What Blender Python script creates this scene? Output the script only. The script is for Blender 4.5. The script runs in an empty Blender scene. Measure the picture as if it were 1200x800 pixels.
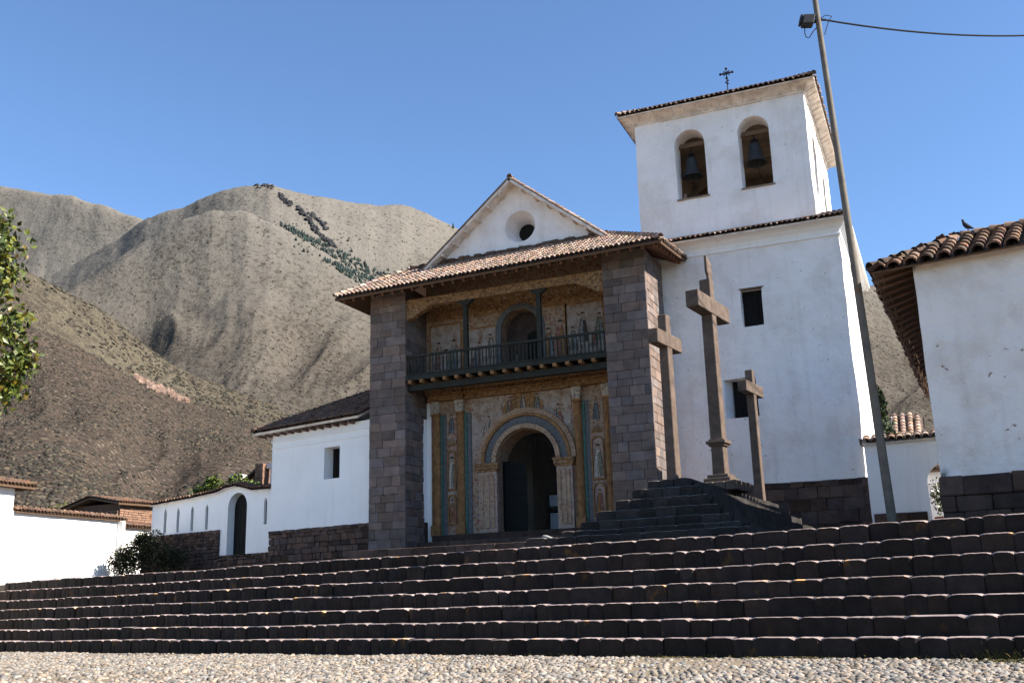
import bpy, bmesh, math, random
import numpy as np
from mathutils import Vector, Matrix, noise
R = math.radians
PI = math.pi
rng = random.Random(7)
nrg = np.random.default_rng(11)
scene = bpy.context.scene
col = scene.collection

# ------------------------------------------------------------------ camera, sky, sun, exposure
YAW, PITCH, ROLL, EYE = R(22.6), R(14.56), R(-1.57), 0.95
cam = bpy.data.cameras.new('camera')
cam.sensor_width = 36.0
cam.lens = 35.7
cam.clip_start = 0.1
cam.clip_end = 20000
co = bpy.data.objects.new('camera', cam)
col.objects.link(co)
CM = Matrix.Rotation(YAW, 4, 'Z') @ Matrix.Rotation(PI/2 + PITCH, 4, 'X') @ Matrix.Rotation(ROLL, 4, 'Z')
co.matrix_world = Matrix.Translation((0, 0, EYE)) @ CM
scene.camera = co

SUN_AZ, SUN_EL = R(4.0), R(37.6)          # azimuth counted from +X towards +Y
world = bpy.data.worlds.new('World')
scene.world = world
world.use_nodes = True
wn = world.node_tree
wn.nodes.clear()
wo = wn.nodes.new('ShaderNodeOutputWorld')
bg = wn.nodes.new('ShaderNodeBackground')
sky = wn.nodes.new('ShaderNodeTexSky')
sky.sky_type = 'NISHITA'
sky.sun_disc = False
sky.sun_elevation = SUN_EL
sky.sun_rotation = PI/2 - SUN_AZ
sky.altitude = 3000
sky.air_density = 1.42
sky.dust_density = 0.0
sky.ozone_density = 6.0
bg.inputs['Strength'].default_value = 0.078
wn.links.new(sky.outputs[0], bg.inputs[0])
wn.links.new(bg.outputs[0], wo.inputs[0])
sd_ = bpy.data.lights.new('sun', 'SUN')
sd_.energy = 5.0
sd_.angle = R(0.53)
sd_.color = (1.0, 0.93, 0.82)
so = bpy.data.objects.new('sun', sd_)
col.objects.link(so)
sv = Vector((math.cos(SUN_AZ)*math.cos(SUN_EL), math.sin(SUN_AZ)*math.cos(SUN_EL), math.sin(SUN_EL)))
so.rotation_euler = sv.to_track_quat('Z', 'Y').to_euler()
so.location = (30, 10, 40)
vs = scene.view_settings
vs.view_transform = 'Standard'
vs.look = 'None'
vs.exposure = 1.55
vs.gamma = 1.0

# ------------------------------------------------------------------ materials
def mat(name, c, var=.12, sc=1.5, c2=None, s2=2.0, lo=.5, hi=.7, amt=1.0, bump=.25, bsc=18, rough=.9, attr=False,
        c3=None, s3=6, lo3=.6, hi3=.68, stretch=(1, 1, 1), dist=.02, metal=0, spec=.2, bright=False, streak=None):
    if not bright:                       # everything but limewash and paper is a dark, dusty surface
        c = tuple(x*.46 for x in c)
        c2 = tuple(x*.46 for x in c2) if c2 else None
        c3 = tuple(x*.46 for x in c3) if c3 else None
    m = bpy.data.materials.new(name)
    m.use_nodes = True
    nt = m.node_tree
    N, Lk = nt.nodes, nt.links
    b = N['Principled BSDF']
    b.inputs['Roughness'].default_value = rough
    b.inputs['Metallic'].default_value = metal
    b.inputs['Specular IOR Level'].default_value = spec
    tc = N.new('ShaderNodeTexCoord')
    mp = N.new('ShaderNodeMapping')
    mp.inputs['Scale'].default_value = stretch
    Lk.new(tc.outputs['Object'], mp.inputs[0])
    def nz(scale, det=6, rg=.6):
        n = N.new('ShaderNodeTexNoise')
        n.inputs['Scale'].default_value = scale
        n.inputs['Detail'].default_value = det
        n.inputs['Roughness'].default_value = rg
        Lk.new(mp.outputs[0], n.inputs['Vector'])
        return n.outputs['Fac']
    def mixc(f, a, bb, typ='MIX'):
        x = N.new('ShaderNodeMix')
        x.data_type = 'RGBA'
        x.blend_type = typ
        for s, v in ((x.inputs[0], f), (x.inputs[6], a), (x.inputs[7], bb)):
            if hasattr(v, 'is_output'):
                Lk.new(v, s)
            elif isinstance(v, (int, float)):
                s.default_value = v
            else:
                s.default_value = (*v, 1)
        return x.outputs[2]
    def ramp(f, l, h, k=1.0):
        r = N.new('ShaderNodeMapRange')
        r.inputs[1].default_value = l
        r.inputs[2].default_value = h
        r.inputs[4].default_value = k
        Lk.new(f, r.inputs[0])
        return r.outputs[0]
    dk = tuple(x*(1-var) for x in c)
    lt = tuple(min(.9, x*(1+var)) for x in c)
    out = mixc(ramp(nz(sc), .3, .7), dk, lt)
    if c2:
        out = mixc(ramp(nz(s2, 8, .65), lo, hi, amt), out, c2)
    if c3:
        out = mixc(ramp(nz(s3, 4, .6), lo3, hi3), out, c3)
    if streak:                           # rain-washed vertical runs
        mq = N.new('ShaderNodeMapping')
        mq.inputs['Scale'].default_value = (2.6, 2.6, .16)
        Lk.new(tc.outputs['Object'], mq.inputs[0])
        ns = N.new('ShaderNodeTexNoise')
        ns.inputs['Scale'].default_value = 1.6
        ns.inputs['Detail'].default_value = 7
        Lk.new(mq.outputs[0], ns.inputs['Vector'])
        out = mixc(ramp(ns.outputs['Fac'], streak[1], streak[2], streak[3]), out, streak[0])
    if attr:
        a = N.new('ShaderNodeVertexColor')
        a.layer_name = 'tint'
        out = mixc(1.0, out, a.outputs[0], 'MULTIPLY')
    Lk.new(out, b.inputs['Base Color'])
    if bump:
        bp = N.new('ShaderNodeBump')
        bp.inputs['Strength'].default_value = bump
        bp.inputs['Distance'].default_value = dist
        Lk.new(nz(bsc, 8, .65), bp.inputs['Height'])
        Lk.new(bp.outputs[0], b.inputs['Normal'])
    return m

M = {}
M['white'] = mat('whitewashed_plaster', (.82, .78, .745), .07, .6, (.56, .49, .43), .8, .48, .80, .75, .8, 3.2, .95, dist=.08, c3=(.30, .25, .21), s3=9, lo3=.665, hi3=.71, bright=True, streak=((.50, .43, .37), .54, .78, .30))
M['white_clean'] = mat('fresh_plaster', (.82, .81, .79), .04, .8, (.66, .62, .56), 1.2, .6, .85, .5, .4, 6, .95, dist=.04, bright=True, streak=((.55, .49, .43), .54, .78, .25))
M['cornice'] = mat('cornice_plaster', (.70, .62, .54), .2, 3, (.36, .28, .22), 4, .46, .72, .7, .6, 9, .95, bright=True)
M['stone'] = mat('ashlar_stone', (.36, .275, .24), .22, 2.5, (.17, .125, .11), 3, .48, .75, .7, .5, 22, .92, True, dist=.006)
M['darkstone'] = mat('dark_masonry', (.19, .125, .10), .28, 2.5, (.09, .062, .052), 3, .45, .7, .8, .5, 16, .95, True, dist=.008)
M['step'] = mat('black_step_stone', (.043, .031, .026), .35, 4, (.024, .018, .016), 3.5, .45, .7, .8, .6, 18, .85, True, dist=.006,
                c3=(.17, .085, .024), s3=2.6, lo3=.625, hi3=.75)
M['calvary'] = mat('pedestal_stone', (.052, .045, .041), .35, 3, (.03, .026, .024), 2.5, .45, .7, .7, .5, 18, .85, True, dist=.005)
M['crossstone'] = mat('cross_stone', (.23, .165, .128), .3, 4, (.10, .075, .06), 3.5, .48, .72, .75, .6, 25, .9, dist=.006)
M['tile'] = mat('terracotta_tile', (.66, .49, .40), .22, 6, (.30, .20, .155), 5, .5, .70, .75, .4, 30, .9, True)
M['oldtile'] = mat('weathered_tile', (.33, .205, .145), .25, 6, (.13, .095, .08), 5, .45, .7, .8, .5, 30, .95, True)
M['soffit'] = mat('soffit_boards', (.27, .165, .105), .25, 3, (.14, .085, .055), 3, .5, .7, .7, .4, 20, .9, dist=.006)
M['rafter'] = mat('rafter_wood', (.36, .20, .14), .25, 4, None, bump=.3, bsc=25, dist=.005)
M['greenwood'] = mat('weathered_green_wood', (.058, .058, .044), .3, 4, (.04, .034, .026), 5, .5, .7, .7, .3, 30, .7, dist=.004)
M['greendoor'] = mat('green_door_wood', (.013, .016, .014), .25, 3, (.010, .011, .010), 4, .5, .7, .6, .3, 25, .7, stretch=(6, 6, 1))
M['ochre'] = mat('gilded_ochre_carving', (.54, .30, .13), .4, 9, (.17, .09, .05), 11, .48, .60, .9, .8, 14, .75, dist=.02,
                 c3=(.80, .64, .48), s3=15, lo3=.58, hi3=.66)
M['ochreplain'] = mat('ochre_paint', (.52, .27, .11), .3, 5, (.22, .11, .06), 6, .5, .68, .8, .3, 20, .8, dist=.006)
M['stucco'] = mat('carved_stucco', (.36, .31, .25), .2, 8, (.16, .10, .06), 13, .5, .62, .8, .8, 14, .85, dist=.04)
M['arch'] = mat('painted_arch', (.36, .24, .16), .3, 7, (.17, .10, .07), 10, .5, .62, .85, .7, 14, .85, dist=.03,
                c3=(.30, .31, .27), s3=9, lo3=.58, hi3=.66)
M['jamb'] = mat('painted_jamb', (.32, .17, .12), .3, 8, (.42, .34, .26), 12, .52, .62, .8, .6, 14, .85, dist=.03)
M['mural'] = mat('faded_mural', (.40, .33, .27), .18, 2.2, (.24, .14, .08), 3.0, .48, .70, .9, .3, 12, .92,
                 c3=(.26, .10, .06), s3=5.5, lo3=.60, hi3=.68)
M['darkniche'] = mat('dark_niche_lining', (.11, .085, .075), .3, 4, (.20, .12, .09), 7, .52, .66, .8, .2, 12, .92)
M['scene'] = mat('mural_scene', (.74, .62, .53), .2, 3.5, (.46, .30, .20), 3.6, .44, .66, .9, .2, 12, .92,
                 c3=(.36, .17, .10), s3=7, lo3=.56, hi3=.66, dist=.006)
M['frieze'] = mat('painted_frieze', (.30, .17, .08), .35, 6, (.12, .08, .06), 8, .48, .6, .9, .3, 12, .9,
                  c3=(.40, .30, .20), s3=10, lo3=.58, hi3=.66)
def painted(name, ground, motifs, sc=9., dens=.36, bump=.3):
    """faded wall painting: rosettes and leaf shapes of a few pigments over a worn ground"""
    m = mat(name, ground, .18, 3, tuple(x*.6 for x in ground), 4, .48, .7, .8, bump, 14, .9, dist=.006)
    nt = m.node_tree
    N, Lk = nt.nodes, nt.links
    b = N['Principled BSDF']
    prev = b.inputs['Base Color'].links[0].from_socket
    tc = N.new('ShaderNodeTexCoord')
    for q, pig in enumerate(motifs):
        pig = tuple(x*.46 for x in pig)
        wn_ = N.new('ShaderNodeTexNoise')
        wn_.inputs['Scale'].default_value = sc*.9
        mx = N.new('ShaderNodeMix')
        mx.data_type = 'VECTOR'
        mx.inputs[0].default_value = .12
        Lk.new(tc.outputs['Object'], wn_.inputs['Vector'])
        Lk.new(tc.outputs['Object'], mx.inputs[4])
        Lk.new(wn_.outputs['Color'], mx.inputs[5])
        mp = N.new('ShaderNodeMapping')
        mp.inputs['Location'].default_value = (q*3.3, 0, q*1.7)
        Lk.new(mx.outputs[1], mp.inputs[0])
        v = N.new('ShaderNodeTexVoronoi')
        v.inputs['Scale'].default_value = sc*(1+.35*q)
        v.inputs['Randomness'].default_value = .8
        Lk.new(mp.outputs[0], v.inputs['Vector'])
        r = N.new('ShaderNodeMapRange')
        r.inputs[1].default_value = dens
        r.inputs[2].default_value = dens-.08
        r.inputs[4].default_value = .85
        Lk.new(v.outputs['Distance'], r.inputs[0])
        x = N.new('ShaderNodeMix')
        x.data_type = 'RGBA'
        Lk.new(r.outputs[0], x.inputs[0])
        Lk.new(prev, x.inputs[6])
        x.inputs[7].default_value = (*pig, 1)
        prev = x.outputs[2]
    Lk.new(prev, b.inputs['Base Color'])
    return m
M['frieze'] = painted('painted_frieze', (.56, .33, .16), [(.16, .10, .06), (.80, .62, .46), (.46, .15, .08)], 7, .34)
M['mural'] = painted('faded_mural', (.68, .50, .36), [(.50, .24, .12), (.36, .32, .29), (.46, .15, .08)], 6.5, .36)
M['arch'] = painted('painted_arch', (.76, .52, .34), [(.36, .20, .12), (.62, .60, .52), (.58, .22, .12)], 9, .33)
M['jamb'] = painted('painted_jamb', (.78, .58, .46), [(.55, .22, .16), (.42, .36, .32)], 9, .36)
M['stucco'] = painted('carved_stucco', (.95, .84, .72), [(.30, .20, .13), (.56, .36, .18)], 11, .33, .8)
M['greyvine'] = painted('grey_vine_paint', (.62, .60, .57), [(.22, .22, .26), (.50, .34, .22)], 13, .36)
M['teal'] = mat('teal_paint', (.09, .24, .20), .25, 7, (.36, .30, .24), 9, .5, .68, .8, .1)
M['greyvine'] = mat('grey_vine_paint', (.25, .26, .26), .3, 14, (.12, .12, .14), 18, .5, .6, .8, .2, 14, .9)
M['redrobe'] = mat('red_mural_paint', (.48, .19, .13), .3, 9, (.70, .54, .44), 10, .5, .65)
M['bluerobe'] = mat('blue_grey_mural_paint', (.27, .28, .30), .3, 9, (.70, .60, .52), 10, .5, .66)
M['greenrobe'] = mat('green_mural_paint', (.26, .27, .20), .3, 9, (.66, .56, .46), 10, .5, .66)
M['skin'] = mat('flesh_mural_paint', (.66, .47, .34), .15, 9)
M['darkline'] = mat('dark_mural_line', (.12, .085, .07), .2, 9)
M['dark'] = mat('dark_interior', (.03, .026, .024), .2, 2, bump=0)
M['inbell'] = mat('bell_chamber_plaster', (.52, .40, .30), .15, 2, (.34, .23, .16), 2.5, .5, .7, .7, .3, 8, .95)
M['timber'] = mat('bell_beam_wood', (.34, .23, .15), .2, 5)
M['bronze'] = mat('bell_bronze', (.10, .105, .105), .25, 6, (.05, .055, .05), 7, .5, .7, .6, .2, 20, .55, metal=.5, spec=.4)
M['iron'] = mat('black_iron', (.02, .02, .022), .2, 8, bump=.1, rough=.6)
M['pole'] = mat('weathered_pole', (.30, .26, .21), .2, 3, (.16, .14, .12), 4, .5, .7, .8, .3, 20, .8, c3=(.30, .20, .13), s3=3, lo3=.6, hi3=.7)
M['lampbody'] = mat('lamp_housing', (.06, .06, .065), .15, 5, bump=.1, rough=.5)
M['glass'] = mat('lamp_glass', (.55, .57, .58), .1, 5, bump=0, rough=.15, spec=.5, bright=True)
M['cable'] = mat('black_cable', (.02, .02, .02), .1, 5, bump=0)
M['bird'] = mat('pigeon_feathers', (.05, .055, .07), .3, 30, (.10, .10, .11), 20, .5, .7, .6, .1)
M['brick'] = mat('adobe_brick', (.44, .26, .18), .2, 4, (.30, .17, .12), 4, .5, .7, .7, .4, 18, .95, True)
M['concrete'] = mat('pale_concrete', (.55, .53, .49), .1, 2, None, bump=.2, bright=True)
M['leaf'] = mat('leaf_green', (.135, .165, .032), .25, 2, None, bump=0, rough=.45, attr=True, spec=.4)
M['bushleaf'] = mat('bush_leaf', (.075, .09, .035), .25, 2, None, bump=0, rough=.6, attr=True)
M['conifer'] = mat('conifer_needles', (.045, .07, .058), .3, .3, None, bump=0, attr=True)
M['bark'] = mat('tree_bark', (.12, .085, .06), .3, 6, None, bump=.6, bsc=12)
M['clay'] = mat('clay_pot', (.38, .18, .10), .15, 6)
M['flower'] = mat('white_petals', (.75, .74, .70), .05, 6, bump=0, bright=True)
M['board'] = mat('notice_paper', (.52, .57, .62), .1, 8, (.30, .33, .38), 6, .5, .65, .6, 0)
M['slab'] = mat('pale_slab', (.55, .53, .50), .1, 5)
M['cobble'] = mat('river_cobble', (.50, .43, .36), .18, 10, (.33, .285, .24), 7, .48, .75, .6, .3, 40, .85, True)
M['earth'] = mat('dry_earth', (.30, .235, .165), .25, 2, (.20, .19, .10), .8, .5, .75, .7, .6, 30, .95)
M['sand'] = mat('sandy_joint_dirt', (.40, .32, .23), .2, 2, (.26, .24, .11), .9, .55, .75, .6, .8, 40, .95)
M['terrace'] = mat('terrace_dirt', (.20, .17, .14), .2, 1, (.12, .10, .08), 2, .5, .7, .7, .5, 12, .95)
M['grass'] = mat('dry_grass', (.13, .115, .045), .25, 2, None, bump=0, attr=True)

# ------------------------------------------------------------------ mesh helpers
class MB:
    def __init__(s):
        s.v, s.f, s.t = [], [], []
    def add(s, vs, fs, tint=(1, 1, 1)):
        o = len(s.v)
        s.v += [tuple(p) for p in vs]
        for f in fs:
            s.f.append(tuple(i + o for i in f))
            s.t.append(tint)
    def box(s, x0, x1, y0, y1, z0, z1, tint=(1, 1, 1), jit=0):
        P = [(x, y, z) for x in (x0, x1) for y in (y0, y1) for z in (z0, z1)]
        if jit:
            P = [tuple(c + rng.uniform(-jit, jit) for c in p) for p in P]
        s.add(P, [(0, 1, 3, 2), (4, 6, 7, 5), (0, 4, 5, 1), (2, 3, 7, 6), (0, 2, 6, 4), (1, 5, 7, 3)], tint)
    def obox(s, o, u, w, n, a0, a1, b0, b1, c0, c1, tint=(1, 1, 1), jit=0):
        """box in frame o + a*u + b*w + c*n"""
        o, u, w, n = Vector(o), Vector(u), Vector(w), Vector(n)
        P = []
        for a in (a0, a1):
            for b in (b0, b1):
                for c in (c0, c1):
                    p = o + u*a + w*b + n*c
                    if jit:
                        p = p + Vector((rng.uniform(-jit, jit), rng.uniform(-jit, jit), rng.uniform(-jit, jit)))
                    P.append(p)
        s.add(P, [(0, 1, 3, 2), (4, 6, 7, 5), (0, 4, 5, 1), (2, 3, 7, 6), (0, 2, 6, 4), (1, 5, 7, 3)], tint)
    def prism(s, poly, fn, d0, d1, tint=(1, 1, 1)):
        """poly of 2-D points, fn(a, b, d) -> point"""
        n = len(poly)
        P = [fn(a, b, d0) for a, b in poly] + [fn(a, b, d1) for a, b in poly]
        F = [tuple(range(n)), tuple(range(2*n-1, n-1, -1))]
        F += [(i, i+n, (i+1) % n + n, (i+1) % n) for i in range(n)]
        s.add(P, F, tint)
    def tube(s, pts, rad, seg=8, tint=(1, 1, 1), cap=True):
        pts = [Vector(p) for p in pts]
        if isinstance(rad, (int, float)):
            rad = [rad]*len(pts)
        P = []
        for i, p in enumerate(pts):
            d = (pts[min(i+1, len(pts)-1)] - pts[max(i-1, 0)]).normalized()
            ref = Vector((0, 0, 1)) if abs(d.z) < .9 else Vector((1, 0, 0))
            a = d.cross(ref).normalized()
            b = d.cross(a)
            for k in range(seg):
                t = 2*PI*k/seg
                P.append(p + (a*math.cos(t) + b*math.sin(t))*rad[i])
        F = []
        for i in range(len(pts)-1):
            for k in range(seg):
                F.append((i*seg+k, i*seg+(k+1) % seg, (i+1)*seg+(k+1) % seg, (i+1)*seg+k))
        if cap:
            F.append(tuple(range(seg-1, -1, -1)))
            F.append(tuple(range((len(pts)-1)*seg, len(pts)*seg)))
        s.add(P, F, tint)
    def lathe(s, prof, c, seg=16, tint=(1, 1, 1)):
        P = [(c[0]+r*math.cos(2*PI*k/seg), c[1]+r*math.sin(2*PI*k/seg), c[2]+z) for r, z in prof for k in range(seg)]
        F = []
        for i in range(len(prof)-1):
            for k in range(seg):
                F.append((i*seg+k, i*seg+(k+1) % seg, (i+1)*seg+(k+1) % seg, (i+1)*seg+k))
        s.add(P, F, tint)
    def build(s, name, m, parent=None, smooth=False, bevel=0, bseg=1, recalc=True):
        off = Vector(parent_world(parent)) if parent else Vector((0, 0, 0))
        me = bpy.data.meshes.new(name)
        me.from_pydata([(p[0]-off.x, p[1]-off.y, p[2]-off.z) for p in s.v], [], s.f)
        if recalc:
            bm = bmesh.new()
            bm.from_mesh(me)
            bmesh.ops.recalc_face_normals(bm, faces=bm.faces)
            bm.to_mesh(me)
            bm.free()
        ca = me.color_attributes.new('tint', 'FLOAT_COLOR', 'CORNER')
        cnt = np.array([len(f) for f in s.f])
        arr = np.repeat(np.array([(*t, 1.0) for t in s.t], dtype=np.float32), cnt, axis=0)
        ca.data.foreach_set('color', arr.ravel())
        me.materials.append(m)
        if smooth:
            me.polygons.foreach_set('use_smooth', [True]*len(me.polygons))
            me.set_sharp_from_angle(angle=R(40))
        o = bpy.data.objects.new(name, me)
        col.objects.link(o)
        if parent:
            o.parent = parent
        if bevel:
            b = o.modifiers.new('bevel', 'BEVEL')
            b.width = bevel
            b.segments = bseg
            b.limit_method = 'ANGLE'
            b.angle_limit = R(40)
            b.use_clamp_overlap = True
        return o

_world = {}
def parent_world(o):
    p = Vector((0, 0, 0))
    while o is not None:
        p += o.location
        o = o.parent
    return p
def thing(name, label, cat, loc=(0, 0, 0), group=None):
    o = bpy.data.objects.new(name, None)
    o.empty_display_size = .3
    col.objects.link(o)
    o.location = loc
    return tag(o, label, cat, group)
def tag(o, label=None, cat=None, group=None, kind=None):
    if label:
        o['label'] = label
    if cat:
        o['category'] = cat
    if group:
        o['group'] = group
    if kind:
        o['kind'] = kind
    return o
def recenter(o, loc):
    """move a top-level mesh's origin to loc"""
    d = Vector(loc)
    o.data.transform(Matrix.Translation(-d))
    o.location = d
    return o
def copy_tree(o, parent=None):
    c = o.copy()
    col.objects.link(c)
    c.parent = parent
    for ch in list(o.children):
        copy_tree(ch, c)
    return c

def arch_poly(x0, x1, z0, zs, seg=14):
    r = (x1-x0)/2
    cx = (x0+x1)/2
    P = [(x0, z0), (x1, z0)]
    P += [(cx + r*math.cos(PI*k/seg), zs + r*math.sin(PI*k/seg)) for k in range(seg+1)]
    return P
def XZ(a, b, d):
    return (a, d, b)

def solid(name, parts, cutters, m, parent=None, grid=.4, amp=.015, nscale=1.3, smooth=True, mats=None):
    """parts: boxes (x0,x1,y0,y1,z0,z1) or MB meshes; each subdivided, minus cutters (MB), then made slightly uneven"""
    bm = bmesh.new()
    for p in parts:
        if isinstance(p, MB):
            vs = [bm.verts.new(q) for q in p.v]
            for f in p.f:
                bm.faces.new([vs[i] for i in f])
    for p in parts:
        if not isinstance(p, MB):
            x0, x1, y0, y1, z0, z1 = p
            nx, ny, nz_ = (max(1, int(round((b-a)/grid))) for a, b in ((x0, x1), (y0, y1), (z0, z1)))
            cache = {}
            def V(i, j, k):
                if (i, j, k) not in cache:
                    cache[i, j, k] = bm.verts.new((x0+(x1-x0)*i/nx, y0+(y1-y0)*j/ny, z0+(z1-z0)*k/nz_))
                return cache[i, j, k]
            for i in range(nx):
                for j in range(ny):
                    for k in (0, nz_):
                        bm.faces.new([V(i, j, k), V(i+1, j, k), V(i+1, j+1, k), V(i, j+1, k)])
            for i in range(nx):
                for k in range(nz_):
                    for j in (0, ny):
                        bm.faces.new([V(i, j, k), V(i+1, j, k), V(i+1, j, k+1), V(i, j, k+1)])
            for j in range(ny):
                for k in range(nz_):
                    for i in (0, nx):
                        bm.faces.new([V(i, j, k), V(i, j+1, k), V(i, j+1, k+1), V(i, j, k+1)])
    bmesh.ops.recalc_face_normals(bm, faces=bm.faces)
    me = bpy.data.meshes.new(name)
    bm.to_mesh(me)
    bm.free()
    me.materials.append(m)
    o = bpy.data.objects.new(name, me)
    col.objects.link(o)
    tmp = []
    for c in cutters:
        cm = c if not isinstance(c, MB) else c.build('cutter', m)
        tmp.append(cm)
        md = o.modifiers.new('cut', 'BOOLEAN')
        md.operation = 'DIFFERENCE'
        md.solver = 'EXACT'
        md.object = cm
    if cutters:
        dg = bpy.context.evaluated_depsgraph_get()
        me2 = bpy.data.meshes.new_from_object(o.evaluated_get(dg))
        o.modifiers.clear()
        o.data = me2
        me2.name = name
        bpy.data.meshes.remove(me)
        for c in tmp:
            cmn = c.data
            bpy.data.objects.remove(c)
            bpy.data.meshes.remove(cmn)
    me = o.data
    off = parent_world(parent) if parent else Vector((0, 0, 0))
    for v in me.vertices:
        p = v.co
        if amp:
            d = noise.noise_vector(p*nscale) + .5*noise.noise_vector(p*nscale*2.7) + 1.6*noise.noise_vector(p*.33)
            p = p + d*amp
        v.co = p - off
    if parent:
        o.parent = parent
    if smooth:
        me.polygons.foreach_set('use_smooth', [True]*len(me.polygons))
        me.set_sharp_from_angle(angle=R(30))
    return o

def shade(lo=.75, hi=1.25, warm=.06):
    k = rng.uniform(lo, hi)
    w = rng.uniform(-warm, warm)
    return (k*(1+w), k, k*(1-w))
def tile_tint():
    q = rng.random()
    k = rng.uniform(.75, 1.25)
    if q < .12:
        return (k*.55, k*.6, k*.62)
    if q < .3:
        return (k*1.25, k*1.3, k*1.3)
    if q < .45:
        return (k*1.15, k*.95, k*.8)
    return (k, k*rng.uniform(.9, 1.05), k*rng.uniform(.85, 1.05))

def ashlar(mb, o, u, n, w, h, depth=.12, ch=(.24, .36), bw=(.32, .72), jit=.006, lo=.70, hi=1.18, warm=.07, gap=.006):
    """courses of stone blocks on the face o + a*u + z, standing out along n"""
    z = 0
    while z < h - .03:
        c = min(rng.uniform(*ch), h - z)
        if h - z - c < ch[0]*.5:
            c = h - z
        a = -rng.uniform(0, bw[0]*.5)
        while a < w - .02:
            b = a + rng.uniform(*bw)
            if w - b < bw[0]*.5:
                b = w
            mb.obox(o, u, (0, 0, 1), n, max(a, 0)+gap/2, min(b, w)-gap/2, z+gap/2, z+c-gap/2, -depth, rng.uniform(-.008, .008), shade(lo, hi, warm), jit)
            a = b
        z += c

def tiles(mb, A, e, s, poly, pitch=.17, course=.24, r=.072, tl=.36, jit=1.0):
    """barrel tiles on the plane A + a*e + b*s inside the convex polygon poly"""
    A, e, s = Vector(A), Vector(e).normalized(), Vector(s).normalized()
    n = e.cross(s).normalized()
    if n.z < 0:
        n = -n
    amin, amax = min(p[0] for p in poly), max(p[0] for p in poly)
    def span(a):
        bs = []
        for i in range(len(poly)):
            (a0, b0), (a1, b1) = poly[i], poly[(i+1) % len(poly)]
            if abs(a1-a0) > 1e-6 and min(a0, a1) <= a <= max(a0, a1):
                bs.append(b0 + (b1-b0)*(a-a0)/(a1-a0))
        return (min(bs), max(bs)) if len(bs) >= 2 else None
    ncol = int((amax-amin)/pitch)
    pit = (amax-amin)/max(1, ncol)
    SEG = 6
    for i in range(ncol):
        a = amin + (i+.5)*pit
        sp = span(a)
        if not sp or sp[1]-sp[0] < .1:
            continue
        b0, b1 = sp
        # channel strip between covers
        ac = a + pit/2
        P = []
        for k in range(5):
            t = PI*(k/4)
            da = math.cos(t)*pit*.45
            dn = .045 - math.sin(t)*.05
            for b in (b0-.03, b1):
                P.append(A + e*(ac+da) + s*b + n*dn)
        mb.add(P, [(2*k, 2*k+1, 2*k+3, 2*k+2) for k in range(4)], tuple(x*.42 for x in tile_tint()))
        b = b0 + rng.uniform(-.035, .02)*jit
        wob = rng.uniform(-.012, .012)*jit
        while b < b1 - .05:
            L_ = min(tl, b1 - b + .05)
            sk = rng.uniform(-.012, .012)*jit
            P = []
            for q, (bb, rr, hh) in enumerate(((b, r*1.12, .055), (b+.02, r*1.1, .05), (b+L_, r*.86, .022))):
                for k in range(SEG+1):
                    t = PI*k/SEG
                    P.append(A + e*(a + wob + sk*(1 if q < 2 else -1) + math.cos(t)*rr) + s*bb + n*(hh + math.sin(t)*rr*.95))
            # thickness lip
            for k in range(SEG+1):
                t = PI*k/SEG
                P.append(A + e*(a + wob + sk + math.cos(t)*r*.9) + s*b + n*(.045 + math.sin(t)*r*.76))
            w = SEG+1
            F = [(q*w+k, q*w+k+1, (q+1)*w+k+1, (q+1)*w+k) for q in range(2) for k in range(SEG)]
            F += [(3*w+k, 3*w+k+1, k+1, k) for k in range(SEG)]
            mb.add(P, F, tile_tint())
            b += course*rng.uniform(.93, 1.07)

def ridge_caps(mb, p, q, r=.09, step=.28, tl=.36):
    p, q = Vector(p), Vector(q)
    d = (q-p)
    L_ = d.length
    d.normalize()
    side = d.cross(Vector((0, 0, 1))).normalized()
    up = side.cross(d).normalized()
    t = 0
    SEG = 6
    while t < L_-.05:
        P = []
        for bb, rr, hh in ((t, r*1.15, .03), (min(L_, t+tl), r*.9, 0)):
            for k in range(SEG+1):
                a = PI*k/SEG
                P.append(p + d*bb + side*math.cos(a)*rr + up*(hh + math.sin(a)*rr))
        w = SEG+1
        mb.add(P, [(k, k+1, w+k+1, w+k) for k in range(SEG)], tile_tint())
        t += step

def quad_plane(eL, eR, tR, tL):
    """frame and polygon for a roof slope with eave eL-eR and top edge tL-tR"""
    eL, eR, tR, tL = map(Vector, (eL, eR, tR, tL))
    e = (eR-eL).normalized()
    mid = (tL+tR)/2 - eL
    s = (mid - e*mid.dot(e)).normalized()
    return eL, e, s, [((p-eL).dot(e), (p-eL).dot(s)) for p in (eL, eR, tR, tL)]
def slope(tmb, smb, eL, eR, tR, tL, th=.09, gap=.02, **kw):
    """tiles into tmb, board slab under them into smb"""
    A, e, s, poly = quad_plane(eL, eR, tR, tL)
    if tmb is not None:
        tiles(tmb, A, e, s, poly, **kw)
    n = e.cross(s)
    if n.z < 0:
        n = -n
    if smb is not None:
        P = [Vector(p) - n*gap for p in (eL, eR, tR, tL)] + [Vector(p) - n*(gap+th) for p in (eL, eR, tR, tL)]
        smb.add(P, [(0, 1, 2, 3), (7, 6, 5, 4), (0, 4, 5, 1), (1, 5, 6, 2), (2, 6, 7, 3), (3, 7, 4, 0)], shade(.9, 1.1, .03))
    return A, e, s, n

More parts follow.
